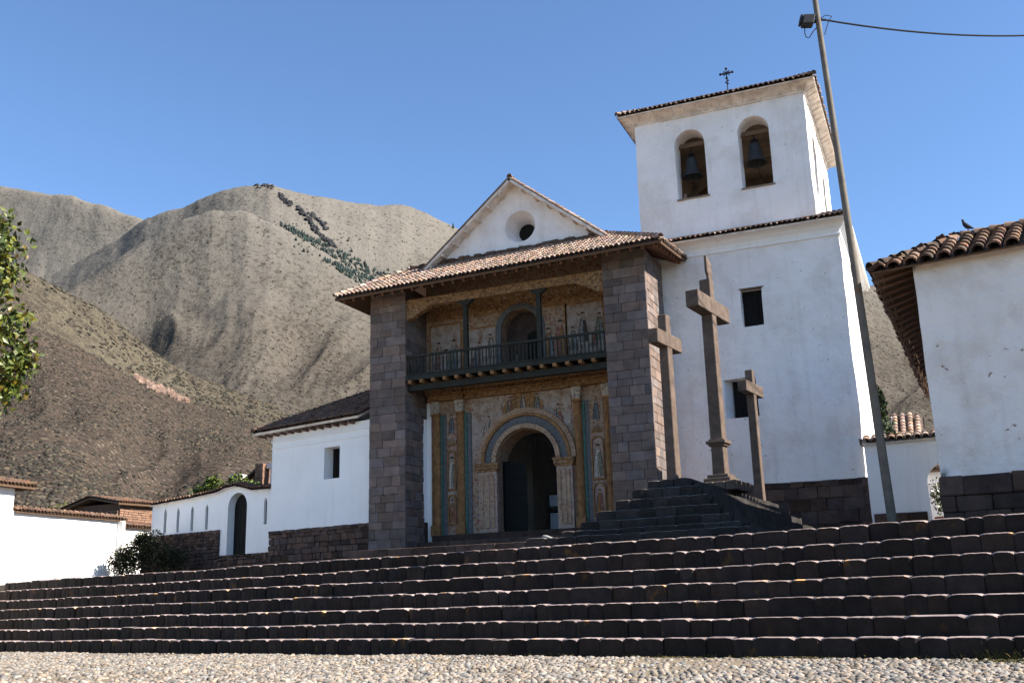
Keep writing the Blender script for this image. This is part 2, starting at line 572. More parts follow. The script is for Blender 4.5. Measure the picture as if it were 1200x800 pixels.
def leaves(mb, pts, size, tints, squash=.55):
    for p in pts:
        d = Vector((rng.gauss(0, 1), rng.gauss(0, 1), rng.gauss(0, 1) - .3)).normalized()
        a = d.cross(Vector((rng.gauss(0, 1), rng.gauss(0, 1), rng.gauss(0, 1)))).normalized()
        L_ = size*rng.uniform(.7, 1.35)
        c = d.cross(a).normalized()
        p = Vector(p)
        tip = p + d*L_
        m = p + d*L_*.45
        w = a*L_*squash*.5
        mb.add([p, m+w+c*L_*.06, tip, m-w+c*L_*.06], [(0, 1, 2, 3)], rng.choice(tints))

def blob_pts(c, rad, n, hollow=.5):
    out = []
    for _ in range(n):
        d = Vector((rng.gauss(0, 1), rng.gauss(0, 1), rng.gauss(0, 1))).normalized()
        k = rng.uniform(hollow, 1.0)
        out.append(Vector(c) + Vector((d.x*rad[0]*k, d.y*rad[1]*k, d.z*rad[2]*k)))
    return out

# ------------------------------------------------------------------ terrain (hills)
TH = R(166.8)
SD = Vector((math.cos(TH), math.sin(TH), 0))         # along the staircase, to the left
SN = Vector((.2284, .9736, 0)).normalized()          # up the staircase
RISE, TREAD, N0 = .317, .33, 17.1

CR = np.array(CM.to_3x3())
def pix(x, y):
    """direction of a picture point: azimuth left of the view axis, and slope"""
    d = CR @ np.array([(x-600)/1190., -(y-400)/1190., -1.])
    az = math.atan2(d[1], d[0])
    return az, d[2]/math.hypot(d[0], d[1])
def pline(pts):
    q = sorted(pix(*p) for p in pts)
    return np.array([a for a, _ in q]), np.array([t for _, t in q])
LAYERS = [
 (2900, 1700, 1.7, pline([(-400, 262), (-200, 240), (-60, 222), (0, 216), (30, 221), (60, 229), (85, 228), (110, 237), (140, 247), (172, 260), (230, 300), (300, 350), (500, 450), (1700, 560)])),
 (2150, 900, 1.5, pline([(-400, 480), (-150, 400), (0, 345), (60, 322), (100, 302), (140, 279), (172, 257), (190, 249), (215, 243), (240, 232), (262, 223), (285, 219), (305, 216), (322, 218), (345, 227), (370, 231), (400, 237), (430, 240), (455, 239), (470, 240), (495, 247), (530, 264), (600, 290), (700, 310), (800, 306), (900, 310), (1015, 333), (1060, 345), (1090, 358), (1200, 380), (1400, 420), (1700, 480)])),
 (1750, 1000, 1.6, pline([(-400, 520), (-100, 440), (0, 385), (60, 352), (120, 316), (180, 277), (215, 256), (250, 247), (290, 250), (330, 265), (370, 288), (410, 311), (450, 332), (520, 372), (600, 430), (800, 540), (1700, 640)])),
 (1050, 450, 1.5, pline([(-400, 170), (-150, 240), (-40, 290), (30, 315), (60, 331), (100, 352), (130, 372), (170, 405), (200, 425), (230, 440), (260, 452), (290, 465), (320, 477), (345, 490), (420, 525), (600, 580), (1300, 640), (1700, 650)])),
 (560, 140, 1.35, pline([(-400, 270), (-150, 330), (-50, 365), (0, 377), (40, 385), (70, 396), (100, 412), (130, 430), (170, 452), (210, 468), (250, 478), (285, 492), (310, 505), (350, 530), (420, 565), (600, 610), (1300, 640), (1700, 650)])),
]
A0, A1 = pix(1560, 600)[0], pix(-330, 600)[0]
NA, NR = 720, 760
azs = np.linspace(A0, A1, NA)
rs = np.geomspace(110, 4200, NR)
def vnoise(x, y, seed):
    """smooth value noise on arrays"""
    xi, yi = np.floor(x).astype(int), np.floor(y).astype(int)
    fx, fy = x-xi, y-yi
    fx, fy = fx*fx*(3-2*fx), fy*fy*(3-2*fy)
    def h(i, j):
        n = (i*374761393 + j*668265263 + seed*982451653) & 0x7fffffff
        n = ((n ^ (n >> 13))*1274126177) & 0x7fffffff
        return ((n ^ (n >> 16)) & 0xffff)/65535.
    return (h(xi, yi)*(1-fx) + h(xi+1, yi)*fx)*(1-fy) + (h(xi, yi+1)*(1-fx) + h(xi+1, yi+1)*fx)*fy
def fbm(x, y, seed, o=5, ridged=False):
    t, a, n = 0, 1., 0
    for k in range(o):
        v = vnoise(x*2**k, y*2**k, seed+k)
        if ridged:
            v = 1-np.abs(2*v-1)
        t = t + v*a
        n += a
        a *= .5
    return t/n
def terrain(az, r, which=False):
    h = np.full_like(r, 2.2)
    top = np.full(r.shape, -1)
    X, Y = r*np.cos(az), r*np.sin(az)
    for li, (Rc, r0, k, (pa, pt)) in enumerate(LAYERS):
        te = np.interp(az, pa, pt)
        # crest distance wanders, so ridges are not arcs about the camera
        Rl = Rc*(1 + .10*np.sin(az*5+li*1.7) + .05*np.sin(az*13+li))
        H = te*Rl + EYE
        if li < 3:
            H = H*(1 + .016*(fbm(az/.028 + 3*li, az*0+.5, 91+li, 4)-.5))
        r0l = r0*(1 + .1*np.sin(az*7+li*2))
        q = np.clip((r-r0l)/(Rl-r0l), 0, None)
        up_, dn_ = np.clip(q, 0, 1.6)**k, 1 - np.clip(q-1, -.6, 2)*.55 - .6*np.clip(q-1, 0, 2)**2
        wd_ = .03
        base = 2.2 + (H-2.2)*(-wd_*np.log(np.exp(-up_/wd_) + np.exp(-dn_/wd_)) + wd_*.69*np.exp(-((q-1)/.1)**2))
        env = np.clip(q*1.6, 0, 1)*np.clip(np.abs(1-q)*2.2, .015, 1)
        # a few broad spurs and hollows, warped so that they branch, then finer rills
        wx = 1.3*(fbm(X/(Rl*.30), Y/(Rl*.30), 71+li, 3)-.5)
        gx, gy = az/.16 + wx + q*.9, q*1.3
        broad = fbm(gx, gy, 11*li+3, 3, True)
        rill = fbm(az/.035 + wx*3 + q*2.5, q*3.0, 13*li+7, 4, True)
        base = base + Rl*env*(.058*(broad-.6) + (.004 if li > 3 else .011)*(rill-.6))
        top = np.where(base > h, li, top)
        h = np.maximum(h, base)
    h = h + (fbm(X/70, Y/70, 5, 5)-.5)*np.clip(r/1500, .15, 1)*8.0
    return (h, top) if which else h
AZ, RR = np.meshgrid(azs, rs, indexing='ij')
HH, TOP = terrain(AZ, RR, True)
HH[:, 0] = -2
V3 = np.stack([RR*np.cos(AZ), RR*np.sin(AZ), HH], -1).reshape(-1, 3)
ii, jj = np.meshgrid(np.arange(NA-1), np.arange(NR-1), indexing='ij')
b0 = (ii*NR + jj).ravel()
quads = np.stack([b0, b0+1, b0+NR+1, b0+NR], -1)[:, ::-1]
me = bpy.data.meshes.new('hills')
me.vertices.add(len(V3))
me.vertices.foreach_set('co', V3.ravel())
me.loops.add(quads.size)
me.loops.foreach_set('vertex_index', quads.ravel())
me.polygons.add(len(quads))
me.polygons.foreach_set('loop_start', np.arange(0, quads.size, 4))
me.polygons.foreach_set('loop_total', np.full(len(quads), 4))
me.polygons.foreach_set('use_smooth', np.ones(len(quads), bool))
me.update(calc_edges=True)
# which hill a vertex belongs to: each carries its own kind of scrub
hk = np.stack([TOP >= 4, TOP == 3, TOP == 2, np.ones_like(TOP)], -1).astype(np.float32).reshape(-1, 4)
me.color_attributes.new('hill', 'FLOAT_COLOR', 'POINT').data.foreach_set('color', hk.ravel())
hills = bpy.data.objects.new('hills', me)
col.objects.link(hills)
tag(hills, kind='structure')

def hill_material():
    m = bpy.data.materials.new('dry_mountain_scrub')
    m.use_nodes = True
    nt = m.node_tree
    N, Lk = nt.nodes, nt.links
    b = N['Principled BSDF']
    b.inputs['Roughness'].default_value = 1
    b.inputs['Specular IOR Level'].default_value = 0
    geo = N.new('ShaderNodeNewGeometry')
    def nz(scale, det=6, rg=.6, st=(1, 1, 1)):
        mp = N.new('ShaderNodeMapping')
        mp.inputs['Scale'].default_value = st
        Lk.new(geo.outputs['Position'], mp.inputs[0])
        n = N.new('ShaderNodeTexNoise')
        n.inputs['Scale'].default_value = scale
        n.inputs['Detail'].default_value = det
        n.inputs['Roughness'].default_value = rg
        Lk.new(mp.outputs[0], n.inputs['Vector'])
        return n.outputs['Fac']
    def rmp(f, l, h, a=0., bb=1.):
        r = N.new('ShaderNodeMapRange')
        for i, v in ((1, l), (2, h), (3, a), (4, bb)):
            r.inputs[i].default_value = v
        Lk.new(f, r.inputs[0])
        return r.outputs[0]
    def mixc(f, a, bb):
        x = N.new('ShaderNodeMix')
        x.data_type = 'RGBA'
        for s, v in ((x.inputs[0], f), (x.inputs[6], a), (x.inputs[7], bb)):
            if hasattr(v, 'is_output'):
                Lk.new(v, s)
            else:
                s.default_value = (*v, 1) if not isinstance(v, float) else v
        return x.outputs[2]
    def math_(op, a, c):
        x = N.new('ShaderNodeMath')
        x.operation = op
        for s, v in ((x.inputs[0], a), (x.inputs[1], c)):
            if hasattr(v, 'is_output'):
                Lk.new(v, s)
            else:
                s.default_value = v
        return x.outputs[0]
    sep = N.new('ShaderNodeSeparateXYZ')
    Lk.new(geo.outputs['Position'], sep.inputs[0])
    height = sep.outputs[2]
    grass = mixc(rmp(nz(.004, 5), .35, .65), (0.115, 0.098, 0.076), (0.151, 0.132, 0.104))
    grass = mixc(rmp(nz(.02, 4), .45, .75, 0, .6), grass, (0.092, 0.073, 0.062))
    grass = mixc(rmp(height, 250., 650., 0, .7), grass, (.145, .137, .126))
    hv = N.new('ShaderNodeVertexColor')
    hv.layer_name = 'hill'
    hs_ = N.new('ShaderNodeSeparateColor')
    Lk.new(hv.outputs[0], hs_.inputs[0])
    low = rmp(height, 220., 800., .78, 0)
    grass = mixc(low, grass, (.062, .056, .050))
    grass = mixc(math_('MULTIPLY', hs_.outputs[1], .8), grass, (.098, .085, .058))
    grass = mixc(math_('MULTIPLY', hs_.outputs[0], .9), grass, (.070, .050, .040))
    # scrub cover grows thinner with height
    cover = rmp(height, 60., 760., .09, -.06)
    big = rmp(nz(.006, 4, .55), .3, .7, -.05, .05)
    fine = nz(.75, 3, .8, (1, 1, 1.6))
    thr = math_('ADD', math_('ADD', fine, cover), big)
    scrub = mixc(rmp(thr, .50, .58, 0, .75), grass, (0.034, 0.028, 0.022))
    mid_ = nz(.11, 4, .7)
    scrub = mixc(rmp(math_('ADD', math_('ADD', mid_, cover), big), .50, .62, 0, .75), scrub, (0.034, 0.028, 0.024))
    pale = nz(.6, 3, .75, (1, 1, 1.6))
    scrub = mixc(rmp(pale, .56, .66, 0, .6), scrub, (0.202, 0.174, 0.134))
    Lk.new(scrub, b.inputs['Base Color'])
    b1 = N.new('ShaderNodeBump')
    b1.inputs['Strength'].default_value = 1.0
    b1.inputs['Distance'].default_value = 9.0
    Lk.new(nz(.016, 6, .62), b1.inputs['Height'])
    bp = N.new('ShaderNodeBump')
    bp.inputs['Strength'].default_value = 1.0
    bp.inputs['Distance'].default_value = .9
    Lk.new(nz(.22, 4, .7), bp.inputs['Height'])
    Lk.new(b1.outputs[0], bp.inputs['Normal'])
    Lk.new(bp.outputs[0], b.inputs['Normal'])
    return m
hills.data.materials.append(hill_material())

# low bushes all over the slopes: one mass
def scrub():
    n1, n2 = 60000, 40000
    az = nrg.uniform(A0+.12, A1-.12, n1+n2)
    r = np.concatenate([np.exp(nrg.uniform(math.log(170), math.log(1050), n1)), np.exp(nrg.uniform(math.log(900), math.log(2700), n2))])
    X, Y = r*np.cos(az), r*np.sin(az)
    dens = fbm(X/90, Y/90, 301, 4)
    h = terrain(az, r)
    keep = (nrg.random(len(r)) < np.clip((dens-.30)*3.2, .12, 1)) & (h > 9) & (nrg.random(len(r)) < np.clip(1.15-h/900, .25, 1))
    X, Y, h, r = X[keep], Y[keep], h[keep], r[keep]
    n = len(r)
    sz = nrg.uniform(.25, .62, n)*np.where(r < 900, 1.0, 2.6)
    S_ = 6
    base = [(math.cos(2*PI*k/S_), math.sin(2*PI*k/S_), -.3) for k in range(S_)] + [(.8*math.cos(2*PI*(k+.5)/S_), .8*math.sin(2*PI*(k+.5)/S_), .65) for k in range(S_)] + [(0, 0, 1.0)]
    base = np.array(base)
    tri = []
    for k in range(S_):
        k2 = (k+1) % S_
        tri += [(k, k2, S_+k), (k2, S_+k2, S_+k), (S_+k, S_+k2, 2*S_)]
    tri = np.array(tri)
    bv = base[None]*nrg.uniform(.6, 1.4, (n, len(base), 1))
    P = np.stack([X[:, None]+bv[:, :, 0]*sz[:, None]*1.25, Y[:, None]+bv[:, :, 1]*sz[:, None]*1.25, h[:, None]+bv[:, :, 2]*sz[:, None]*.9], -1).reshape(-1, 3)
    F = (tri[None] + (np.arange(n)*len(base))[:, None, None]).reshape(-1, 3)
    me = bpy.data.meshes.new('hillside_scrub')
    me.vertices.add(len(P))
    me.vertices.foreach_set('co', P.ravel())
    me.loops.add(F.size)
    me.loops.foreach_set('vertex_index', F.ravel())
    me.polygons.add(len(F))
    me.polygons.foreach_set('loop_start', np.arange(0, F.size, 3))
    me.polygons.foreach_set('loop_total', np.full(len(F), 3))
    k = nrg.uniform(.5, 1.5, n)
    dry = nrg.random(n) < .30
    tint = np.stack([k, k, k, np.ones(n)], -1)
    tint[dry, :3] = (np.array([2.3, 2.0, 1.75])[None]*nrg.uniform(.7, 1.2, (dry.sum(), 1)))
    ca_ = me.color_attributes.new('tint', 'FLOAT_COLOR', 'POINT')
    ca_.data.foreach_set('color', np.repeat(tint, len(base), axis=0).astype(np.float32).ravel())
    me.update(calc_edges=True)
    me.materials.append(M['scrub'])
    o = bpy.data.objects.new('hillside_scrub', me)
    col.objects.link(o)
    tag(o, 'low dry bushes and pale grass clumps covering the brown mountainsides', 'scrub', kind='stuff')
M['scrub'] = mat('scrub_leaf', (.065, .058, .045), .2, .05, None, bump=0, attr=True)
scrub()

# far conifer wood on the spur: one mass
def ground_hit(x, y):
    az, te = pix(x, y)
    r = np.geomspace(400, 3000, 1500)
    h = terrain(np.full_like(r, az), r)
    k = np.argmax(h > EYE + te*r)
    return az, float(r[k]), float(h[k])
fw = MB()
wood = []
for _ in range(300):                     # upper band
    t = rng.random()**.8
    wood.append((329 + 128*t, 262 + 64*t + rng.uniform(-.2, 1)*(4 + 13*t)))
for _ in range(190):                     # lower patch
    t = rng.random()**.7
    wood.append((378 + 62*t, 304 + 30*t + rng.uniform(-.5, 1)*(2 + 10*t)))
for x, y in ((345, 291), (350, 288), (356, 296), (361, 297), (366, 300), (375, 301), (381, 305), (347, 282), (352, 279), (322, 261), (408, 283), (412, 296), (455, 318)):
    wood.append((x, y))
for x, y in wood:
    az, r, h = ground_hit(x, y)
    if r < 900 or r > 2900:
        continue
    X, Y = r*math.cos(az), r*math.sin(az)
    hh = rng.uniform(5, 9.5)
    rd = hh*.26
    k = rng.uniform(.6, 1.5)
    P, F = [], []
    for q, (f, zz) in enumerate(((.35, 0), (1, .15), (.75, .45), (.4, .75), (.02, 1.0))):
        for j in range(7):
            a = 2*PI*j/7
            jr = rd*f*rng.uniform(.75, 1.25)
            P.append((X+jr*math.cos(a), Y+jr*math.sin(a), h-1+zz*hh))
    for q in range(4):
        for j in range(7):
            F.append((q*7+j, q*7+(j+1) % 7, (q+1)*7+(j+1) % 7, (q+1)*7+j))
    fw.add(P, F, (k, k, k*1.1))
o = fw.build('distant_wood', M['conifer'])
tag(o, 'dark strip of conifer wood high on the brown mountainside', 'wood', kind='stuff')

def crag(name, label, pts, size, n, m, cat):
    mb = MB()
    first = None
    for k in range(n):
        f = k/(n-1)*(len(pts)-1)
        i_ = min(int(f), len(pts)-2)
        f -= i_
        x = pts[i_][0]*(1-f)+pts[i_+1][0]*f + rng.gauss(0, 1.2)
        y = pts[i_][1]*(1-f)+pts[i_+1][1]*f + rng.gauss(0, 1.2)
        az, r, h = ground_hit(x, y)
        if r < 430 or r > 2950:
            continue
        c = Vector((r*math.cos(az), r*math.sin(az), h))
        first = first or c
        sz = size*rng.uniform(.5, 1.3)
        P = []
        for q, zz in ((1, -.5), (.85, .45), (.35, 1.0)):
            for j in range(6):
                a = 2*PI*j/6
                P.append(c + Vector((math.cos(a)*sz*q*rng.uniform(.6, 1.3), math.sin(a)*sz*q*rng.uniform(.6, 1.3), zz*sz*.7*rng.uniform(.7, 1.2))))
        F = [(q*6+j, q*6+(j+1) % 6, (q+1)*6+(j+1) % 6, (q+1)*6+j) for q in range(2) for j in range(6)] + [tuple(range(12, 18))]
        mb.add(P, F, shade(.6, 1.4, .05))
    tag(recenter(mb.build(name, m), first), label, cat, kind=None if label else 'structure')
M['crag'] = mat('crag_shadow_tone', (.055, .056, .064), .3, .2, None, bump=0, attr=True)  # dark blue-grey puts the shadow of the crag faces into the colour
M['bank'] = mat('eroded_red_bank', (.33, .22, .17), .3, .3, None, bump=0, attr=True)
crag('rock_outcrop', 'longest shadow-coloured crag slanting down from the mountain summit above the wood', [(347, 242), (358, 253), (368, 268), (380, 280), (393, 290)], 5.5, 80, M['crag'], 'rock')
crag('rock_outcrop', 'short shadow-coloured crag beside the long one, just right of it below the summit', [(362, 250), (372, 258), (384, 268)], 4.5, 34, M['crag'], 'rock')
crag('rock_outcrop', 'small shadow-coloured crag closest to the mountain summit', [(328, 229), (335, 236), (342, 241)], 3.8, 60, M['crag'], 'rock')
crag('rock_outcrop', 'low rocky cap on the very top of the mountain', [(300, 219), (310, 218), (320, 220)], 4, 22, M['crag'], 'rock')
crag('eroded_bank', None, [(158, 441), (175, 452), (190, 457), (205, 464), (217, 469)], 2.3, 400, M['bank'], None)
az, r, h = ground_hit(531, 268)
lt1 = MB()
X, Y = r*math.cos(az), r*math.sin(az)
for q in range(5):
    lt1.lathe([(0, 0), (3.2-.55*q, .4), (0, 5)], (X, Y, h+1+2.4*q), 8)
tag(recenter(lt1.build('lone_tree', M['conifer']), (X, Y, h)), 'single dark tree on the mountain skyline just left of the gable', 'tree')

# ------------------------------------------------------------------ plaza, terrace
g = MB()
g.add([(-400, -200, -.03), (400, -200, -.03), (400, 120, -.03), (-400, 120, -.03)], [(0, 1, 2, 3)])
tag(g.build('ground', M['earth']), kind='structure')
def along(t, n, z=0):
    """point at t metres along the staircase (to the left), n metres up-slope"""
    return Vector(SD)*t + Vector(SN)*n + Vector((0, 0, z))
NT = N0 + 6*TREAD + .25
tm = MB()
c0, c1 = along(60, NT, 2.15), along(-45, NT, 2.15)
tm.add([c0, c1, along(-45, NT+8.5, 2.62), along(60, NT+8.5, 2.62), (90, 200, 2.8), (-170, 200, 2.8),
        along(60, NT, -.2), along(-45, NT, -.2)],
       [(0, 1, 2, 3), (3, 2, 4, 5), (6, 7, 1, 0)])
tag(tm.build('terrace', M['terrace'], recalc=False), kind='structure')

pz_ = MB()
pz_.add([along(34, 6, -.024), along(-14, 6, -.024), along(-14, N0+.2, -.024), along(34, N0+.2, -.024)], [(0, 1, 2, 3)])
tag(pz_.build('plaza', M['sand']), kind='structure')
# cobble stones of the plaza
def cobbles():
    tmin, tmax, nmin, nmax = -10, 32, 8.6, 17.06
    pitch = .104
    P, F, T = [], [], []
    base_v, base_f = [], []
    SEG, RNG = 8, ((1.0, -.25), (.96, .25), (.72, .72), (.34, .94))
    for rr, zz in RNG:
        for k in range(SEG):
            base_v.append((rr*math.cos(2*PI*k/SEG), rr*math.sin(2*PI*k/SEG), zz))
    base_v.append((0, 0, 1.0))
    for q in range(len(RNG)-1):
        for k in range(SEG):
            base_f.append((q*SEG+k, q*SEG+(k+1) % SEG, (q+1)*SEG+(k+1) % SEG, (q+1)*SEG+k))
    top = [((len(RNG)-1)*SEG+k, (len(RNG)-1)*SEG+(k+1) % SEG, len(base_v)-1) for k in range(SEG)]
    base_v = np.array(base_v)
    nt, nn = int((tmax-tmin)/pitch), int((nmax-nmin)/(pitch*.9))
    inv = np.array(CM.to_3x3()).T
    cen = []
    for i in range(nt):
        for j in range(nn):
            t = tmin + (i + (.5 if j % 2 else 0))*pitch + rng.uniform(-.03, .03)
            n = nmin + j*pitch*.9 + rng.uniform(-.03, .03)
            if n > nmax:
                continue
            p = along(t, n)
            q = inv @ np.array([p.x, p.y, p.z-EYE])
            if q[2] > -1:
                continue
            u, v = q[0]/-q[2]*1190, -q[1]/-q[2]*1190
            if abs(u) > 720 or v > 440:
                continue
            cen.append((p.x, p.y))
    cen = np.array(cen)
    n = len(cen)
    patch = np.array([noise.noise(Vector((x*.35, y*.35, 3))) for x, y in cen])
    nk = cen @ np.array([SN.x, SN.y])
    keep = ~((patch > .14) & (nrg.random(n) < .7)) & ~((nk > 15) & (nrg.random(n) < .22))
    cen, patch = cen[keep], patch[keep]
    n = len(cen)
    big = np.array([noise.noise(Vector((x*.22+9, y*.22, 7))) for x, y in cen])
    sz = (.051 + .012*big)*nrg.uniform(.62, 1.2, n)
    el = nrg.uniform(.72, 1.45, n)
    ang = nrg.uniform(0, PI, n)
    tilt = nrg.uniform(-.4, .4, (n, 2))
    hz = sz*nrg.uniform(.55, .95, n)
    bv = base_v[None].repeat(n, 0)
    bv = bv*(1 + nrg.uniform(-.10, .10, (n, len(base_v), 1)))
    x = bv[:, :, 0]*(sz*el)[:, None]
    y = bv[:, :, 1]*(sz/np.sqrt(el))[:, None]
    z = bv[:, :, 2]*hz[:, None] + x*tilt[:, :1]*.5 + y*tilt[:, 1:]*.5
    ca, sa = np.cos(ang)[:, None], np.sin(ang)[:, None]
    X = cen[:, :1] + x*ca - y*sa
    Y = cen[:, 1:] + x*sa + y*ca
    nn_ = cen @ np.array([SN.x, SN.y])
    Z = z - .022 - .016*np.clip(patch, -.5, .6)[:, None] - .016*np.clip((nn_-13.5)/3, 0, 1)[:, None]
    co_ = np.stack([X, Y, Z], -1).reshape(-1, 3)
    nv = len(base_v)
    q4 = np.array(base_f)
    q3 = np.array(top)
    offs = (np.arange(n)*nv)[:, None, None]
    f4 = (q4[None] + offs).reshape(-1, 4)
    f3 = (q3[None] + offs).reshape(-1, 3)
    li = np.concatenate([f4.ravel(), f3.ravel()])
    ls = np.concatenate([np.arange(len(f4))*4, len(f4)*4 + np.arange(len(f3))*3])
    lt = np.concatenate([np.full(len(f4), 4), np.full(len(f3), 3)])
    me = bpy.data.meshes.new('cobblestones')
    me.vertices.add(len(co_))
    me.vertices.foreach_set('co', co_.ravel())
    me.loops.add(len(li))
    me.loops.foreach_set('vertex_index', li)
    me.polygons.add(len(ls))
    me.polygons.foreach_set('loop_start', ls)
    me.polygons.foreach_set('loop_total', lt)
    me.polygons.foreach_set('use_smooth', np.ones(len(ls), bool))
    k = nrg.uniform(.55, 1.3, n)
    wv = nrg.normal(0, .07, n)
    tint = np.stack([k*(1+wv), k, k*(1-wv), np.ones(n)], -1)
    dk = nrg.random(n) < .12
    tint[dk, :3] *= .55
    cv = np.repeat(tint, nv, axis=0).astype(np.float32)
    ca_ = me.color_attributes.new('tint', 'FLOAT_COLOR', 'POINT')
    ca_.data.foreach_set('color', cv.ravel())
    me.update(calc_edges=True)
    me.materials.append(M['cobble'])
    o = bpy.data.objects.new('cobblestones', me)
    col.objects.link(o)
    tag(o, 'rounded river cobbles paving the sunlit plaza in front of the steps', 'cobbles', kind='stuff')
cobbles()

# ------------------------------------------------------------------ staircase
st = thing('stone_staircase', 'wide flight of seven black stone steps running along the whole plaza edge', 'steps', along(8, N0))
def worn_lit_block(mb, a0, a1, n0, z0, z1, depth, dark, pale, u=SD, w=SN, o=Vector((0, 0, 0)), wear=1.0):
    """stone with a dark face and a foot-worn, rounded top edge, its pale tint painting a sunlit line"""
    NS = 8
    rows = []
    cdep = rng.uniform(.022, .05)*wear
    cz = rng.uniform(.008, .02)*wear
    er = rng.uniform(.012, .05)*wear
    for q in range(NS+1):
        f = q/NS
        a = a0 + (a1-a0)*f
        e = max(0, 1-min(f, 1-f)*(a1-a0)/.11)
        dz = er*e*e + rng.uniform(-.004, .004)
        dn = .022*e*e + rng.uniform(-.006, .006)
        rows.append([o+u*a+w*(n0+dn+rng.uniform(-.004, .004))+Vector((0, 0, z0)),
                     o+u*a+w*(n0+dn+rng.uniform(-.01, .01))+Vector((0, 0, (z0+z1)/2)),
                     o+u*a+w*(n0+dn)+Vector((0, 0, z1-cz-dz)),
                     o+u*a+w*(n0+dn+cdep*.35)+Vector((0, 0, z1-cz*.42-dz*.9)),
                     o+u*a+w*(n0+dn+cdep)+Vector((0, 0, z1-dz*.6)),
                     o+u*a+w*(n0+depth)+Vector((0, 0, z1-dz*.3))])
    b = len(mb.v)
    m_ = len(rows[0])
    for r_ in rows:
        mb.v += [tuple(p) for p in r_]
    for q in range(NS):
        for k in range(m_-1):
            mb.f.append((b+q*m_+k, b+q*m_+k+1, b+(q+1)*m_+k+1, b+(q+1)*m_+k))
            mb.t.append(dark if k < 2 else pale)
    for q in (0, NS):
        mb.f.append(tuple(b+q*m_+k for k in range(m_)))
        mb.t.append(dark)
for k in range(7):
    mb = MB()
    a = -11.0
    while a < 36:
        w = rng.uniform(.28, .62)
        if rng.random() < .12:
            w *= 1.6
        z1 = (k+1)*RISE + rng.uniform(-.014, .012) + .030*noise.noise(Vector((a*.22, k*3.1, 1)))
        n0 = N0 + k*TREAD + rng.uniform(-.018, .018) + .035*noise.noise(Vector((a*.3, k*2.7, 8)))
        pk = rng.uniform(10, 21)  # pale tint paints sunlight onto the worn tread edges
        worn_lit_block(mb, a+.004, a+w-.004, n0, k*RISE-.06, z1, TREAD+.10, shade(.6, 1.45, .1), (pk*.93, pk, pk*1.10))
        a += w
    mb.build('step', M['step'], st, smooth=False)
core = MB()
for k in range(7):
    core.obox((0, 0, 0), SD, SN, (0, 0, 1), -11, 36, N0+.05+k*TREAD, N0+.45+k*TREAD+.05*(k < 6), -.1 if k == 0 else k*RISE-.12, (k+1)*RISE-.09, (.5, .5, .5))
core.build('core', M['step'], st)

# ------------------------------------------------------------------ church
ch = thing('colonial_church', 'whitewashed church front with painted portal under a tiled porch between two stone piers', 'church', (-13.1, 31.0, 2.7))
# stone piers
for x0, x1, sides in ((-18.5, -17.04, 'R'), (-9.58, -8.11, 'LR')):
    mb = MB()
    mb.box(x0+.1, x1-.1, 31.1, 32.9, 2.5, 12.3, (.4, .4, .4))
    ashlar(mb, (x0, 31.0, 2.55), (1, 0, 0), (0, -1, 0), x1-x0, 9.75, lo=.66, hi=1.2, warm=.08)
    ashlar(mb, (x1, 31.03, 2.55), (0, 1, 0), (1, 0, 0), 2.25 if x1 > -10 else 1.55, 9.75, bw=(.35, .7), lo=.7, hi=1.2, warm=.1)
    if x0 < -12:
        ashlar(mb, (x0, 32.8, 2.55), (0, -1, 0), (-1, 0, 0), 1.75, 9.75, bw=(.35, .7), warm=.1)
    else:
        ashlar(mb, (x0, 32.58, 2.55), (0, -1, 0), (-1, 0, 0), 1.55, 9.75, bw=(.35, .7), warm=.1)
    mb.build('pier', M['stone'], ch, bevel=.012)
# back wall with door and upper niche
cut1 = MB()
cut1.prism(arch_poly(-14.24, -12.0, 2.0, 5.78), XZ, 32.0, 34.5)
cut2 = MB()
cut2.prism(arch_poly(-13.97, -12.5, 8.6, 10.55), XZ, 32.0, 33.15)
solid('portal_wall', [(-17.03, -9.59, 32.6, 33.5, 2.4, 13.2)], [cut1, cut2], M['mural'], ch, .5, 0)
# gable with the splayed round window
gp = MB()
gpoly = [(-17.1, 12.9), (-9.45, 12.9), (-9.45, 13.35), (-13.25, 16.2), (-17.1, 13.3)]
gp.prism(gpoly, XZ, 32.55, 33.4)
cone = MB()
SEGC = 28
for y, r_ in ((32.3, .70), (33.25, .34), (33.6, .34)):
    for k in range(SEGC):
        cone.v.append((-13.11 + r_*math.cos(2*PI*k/SEGC), y, 14.42 + r_*math.sin(2*PI*k/SEGC)))
cone.f = [tuple(range(SEGC)), tuple(range(3*SEGC-1, 2*SEGC-1, -1))] + [(q*SEGC+k, q*SEGC+(k+1) % SEGC, (q+1)*SEGC+(k+1) % SEGC, (q+1)*SEGC+k) for q in range(2) for k in range(SEGC)]
cone.t = [(1, 1, 1)]*len(cone.f)
gb = solid('gable_wall', [gp], [cone], M['white'], ch, amp=0, smooth=True)
rw = MB()
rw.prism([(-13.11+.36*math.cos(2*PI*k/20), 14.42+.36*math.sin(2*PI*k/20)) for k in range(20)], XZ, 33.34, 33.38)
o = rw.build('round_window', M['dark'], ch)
rr_ = MB()
rr_.tube([(-13.11+.33*math.cos(2*PI*k/20), 33.33, 14.42+.33*math.sin(2*PI*k/20)) for k in range(21)], .025, 6, cap=False)
rr_.box(-13.125, -13.095, 33.32, 33.335, 14.1, 14.74)
rr_.build('window_bar', M['iron'], o)
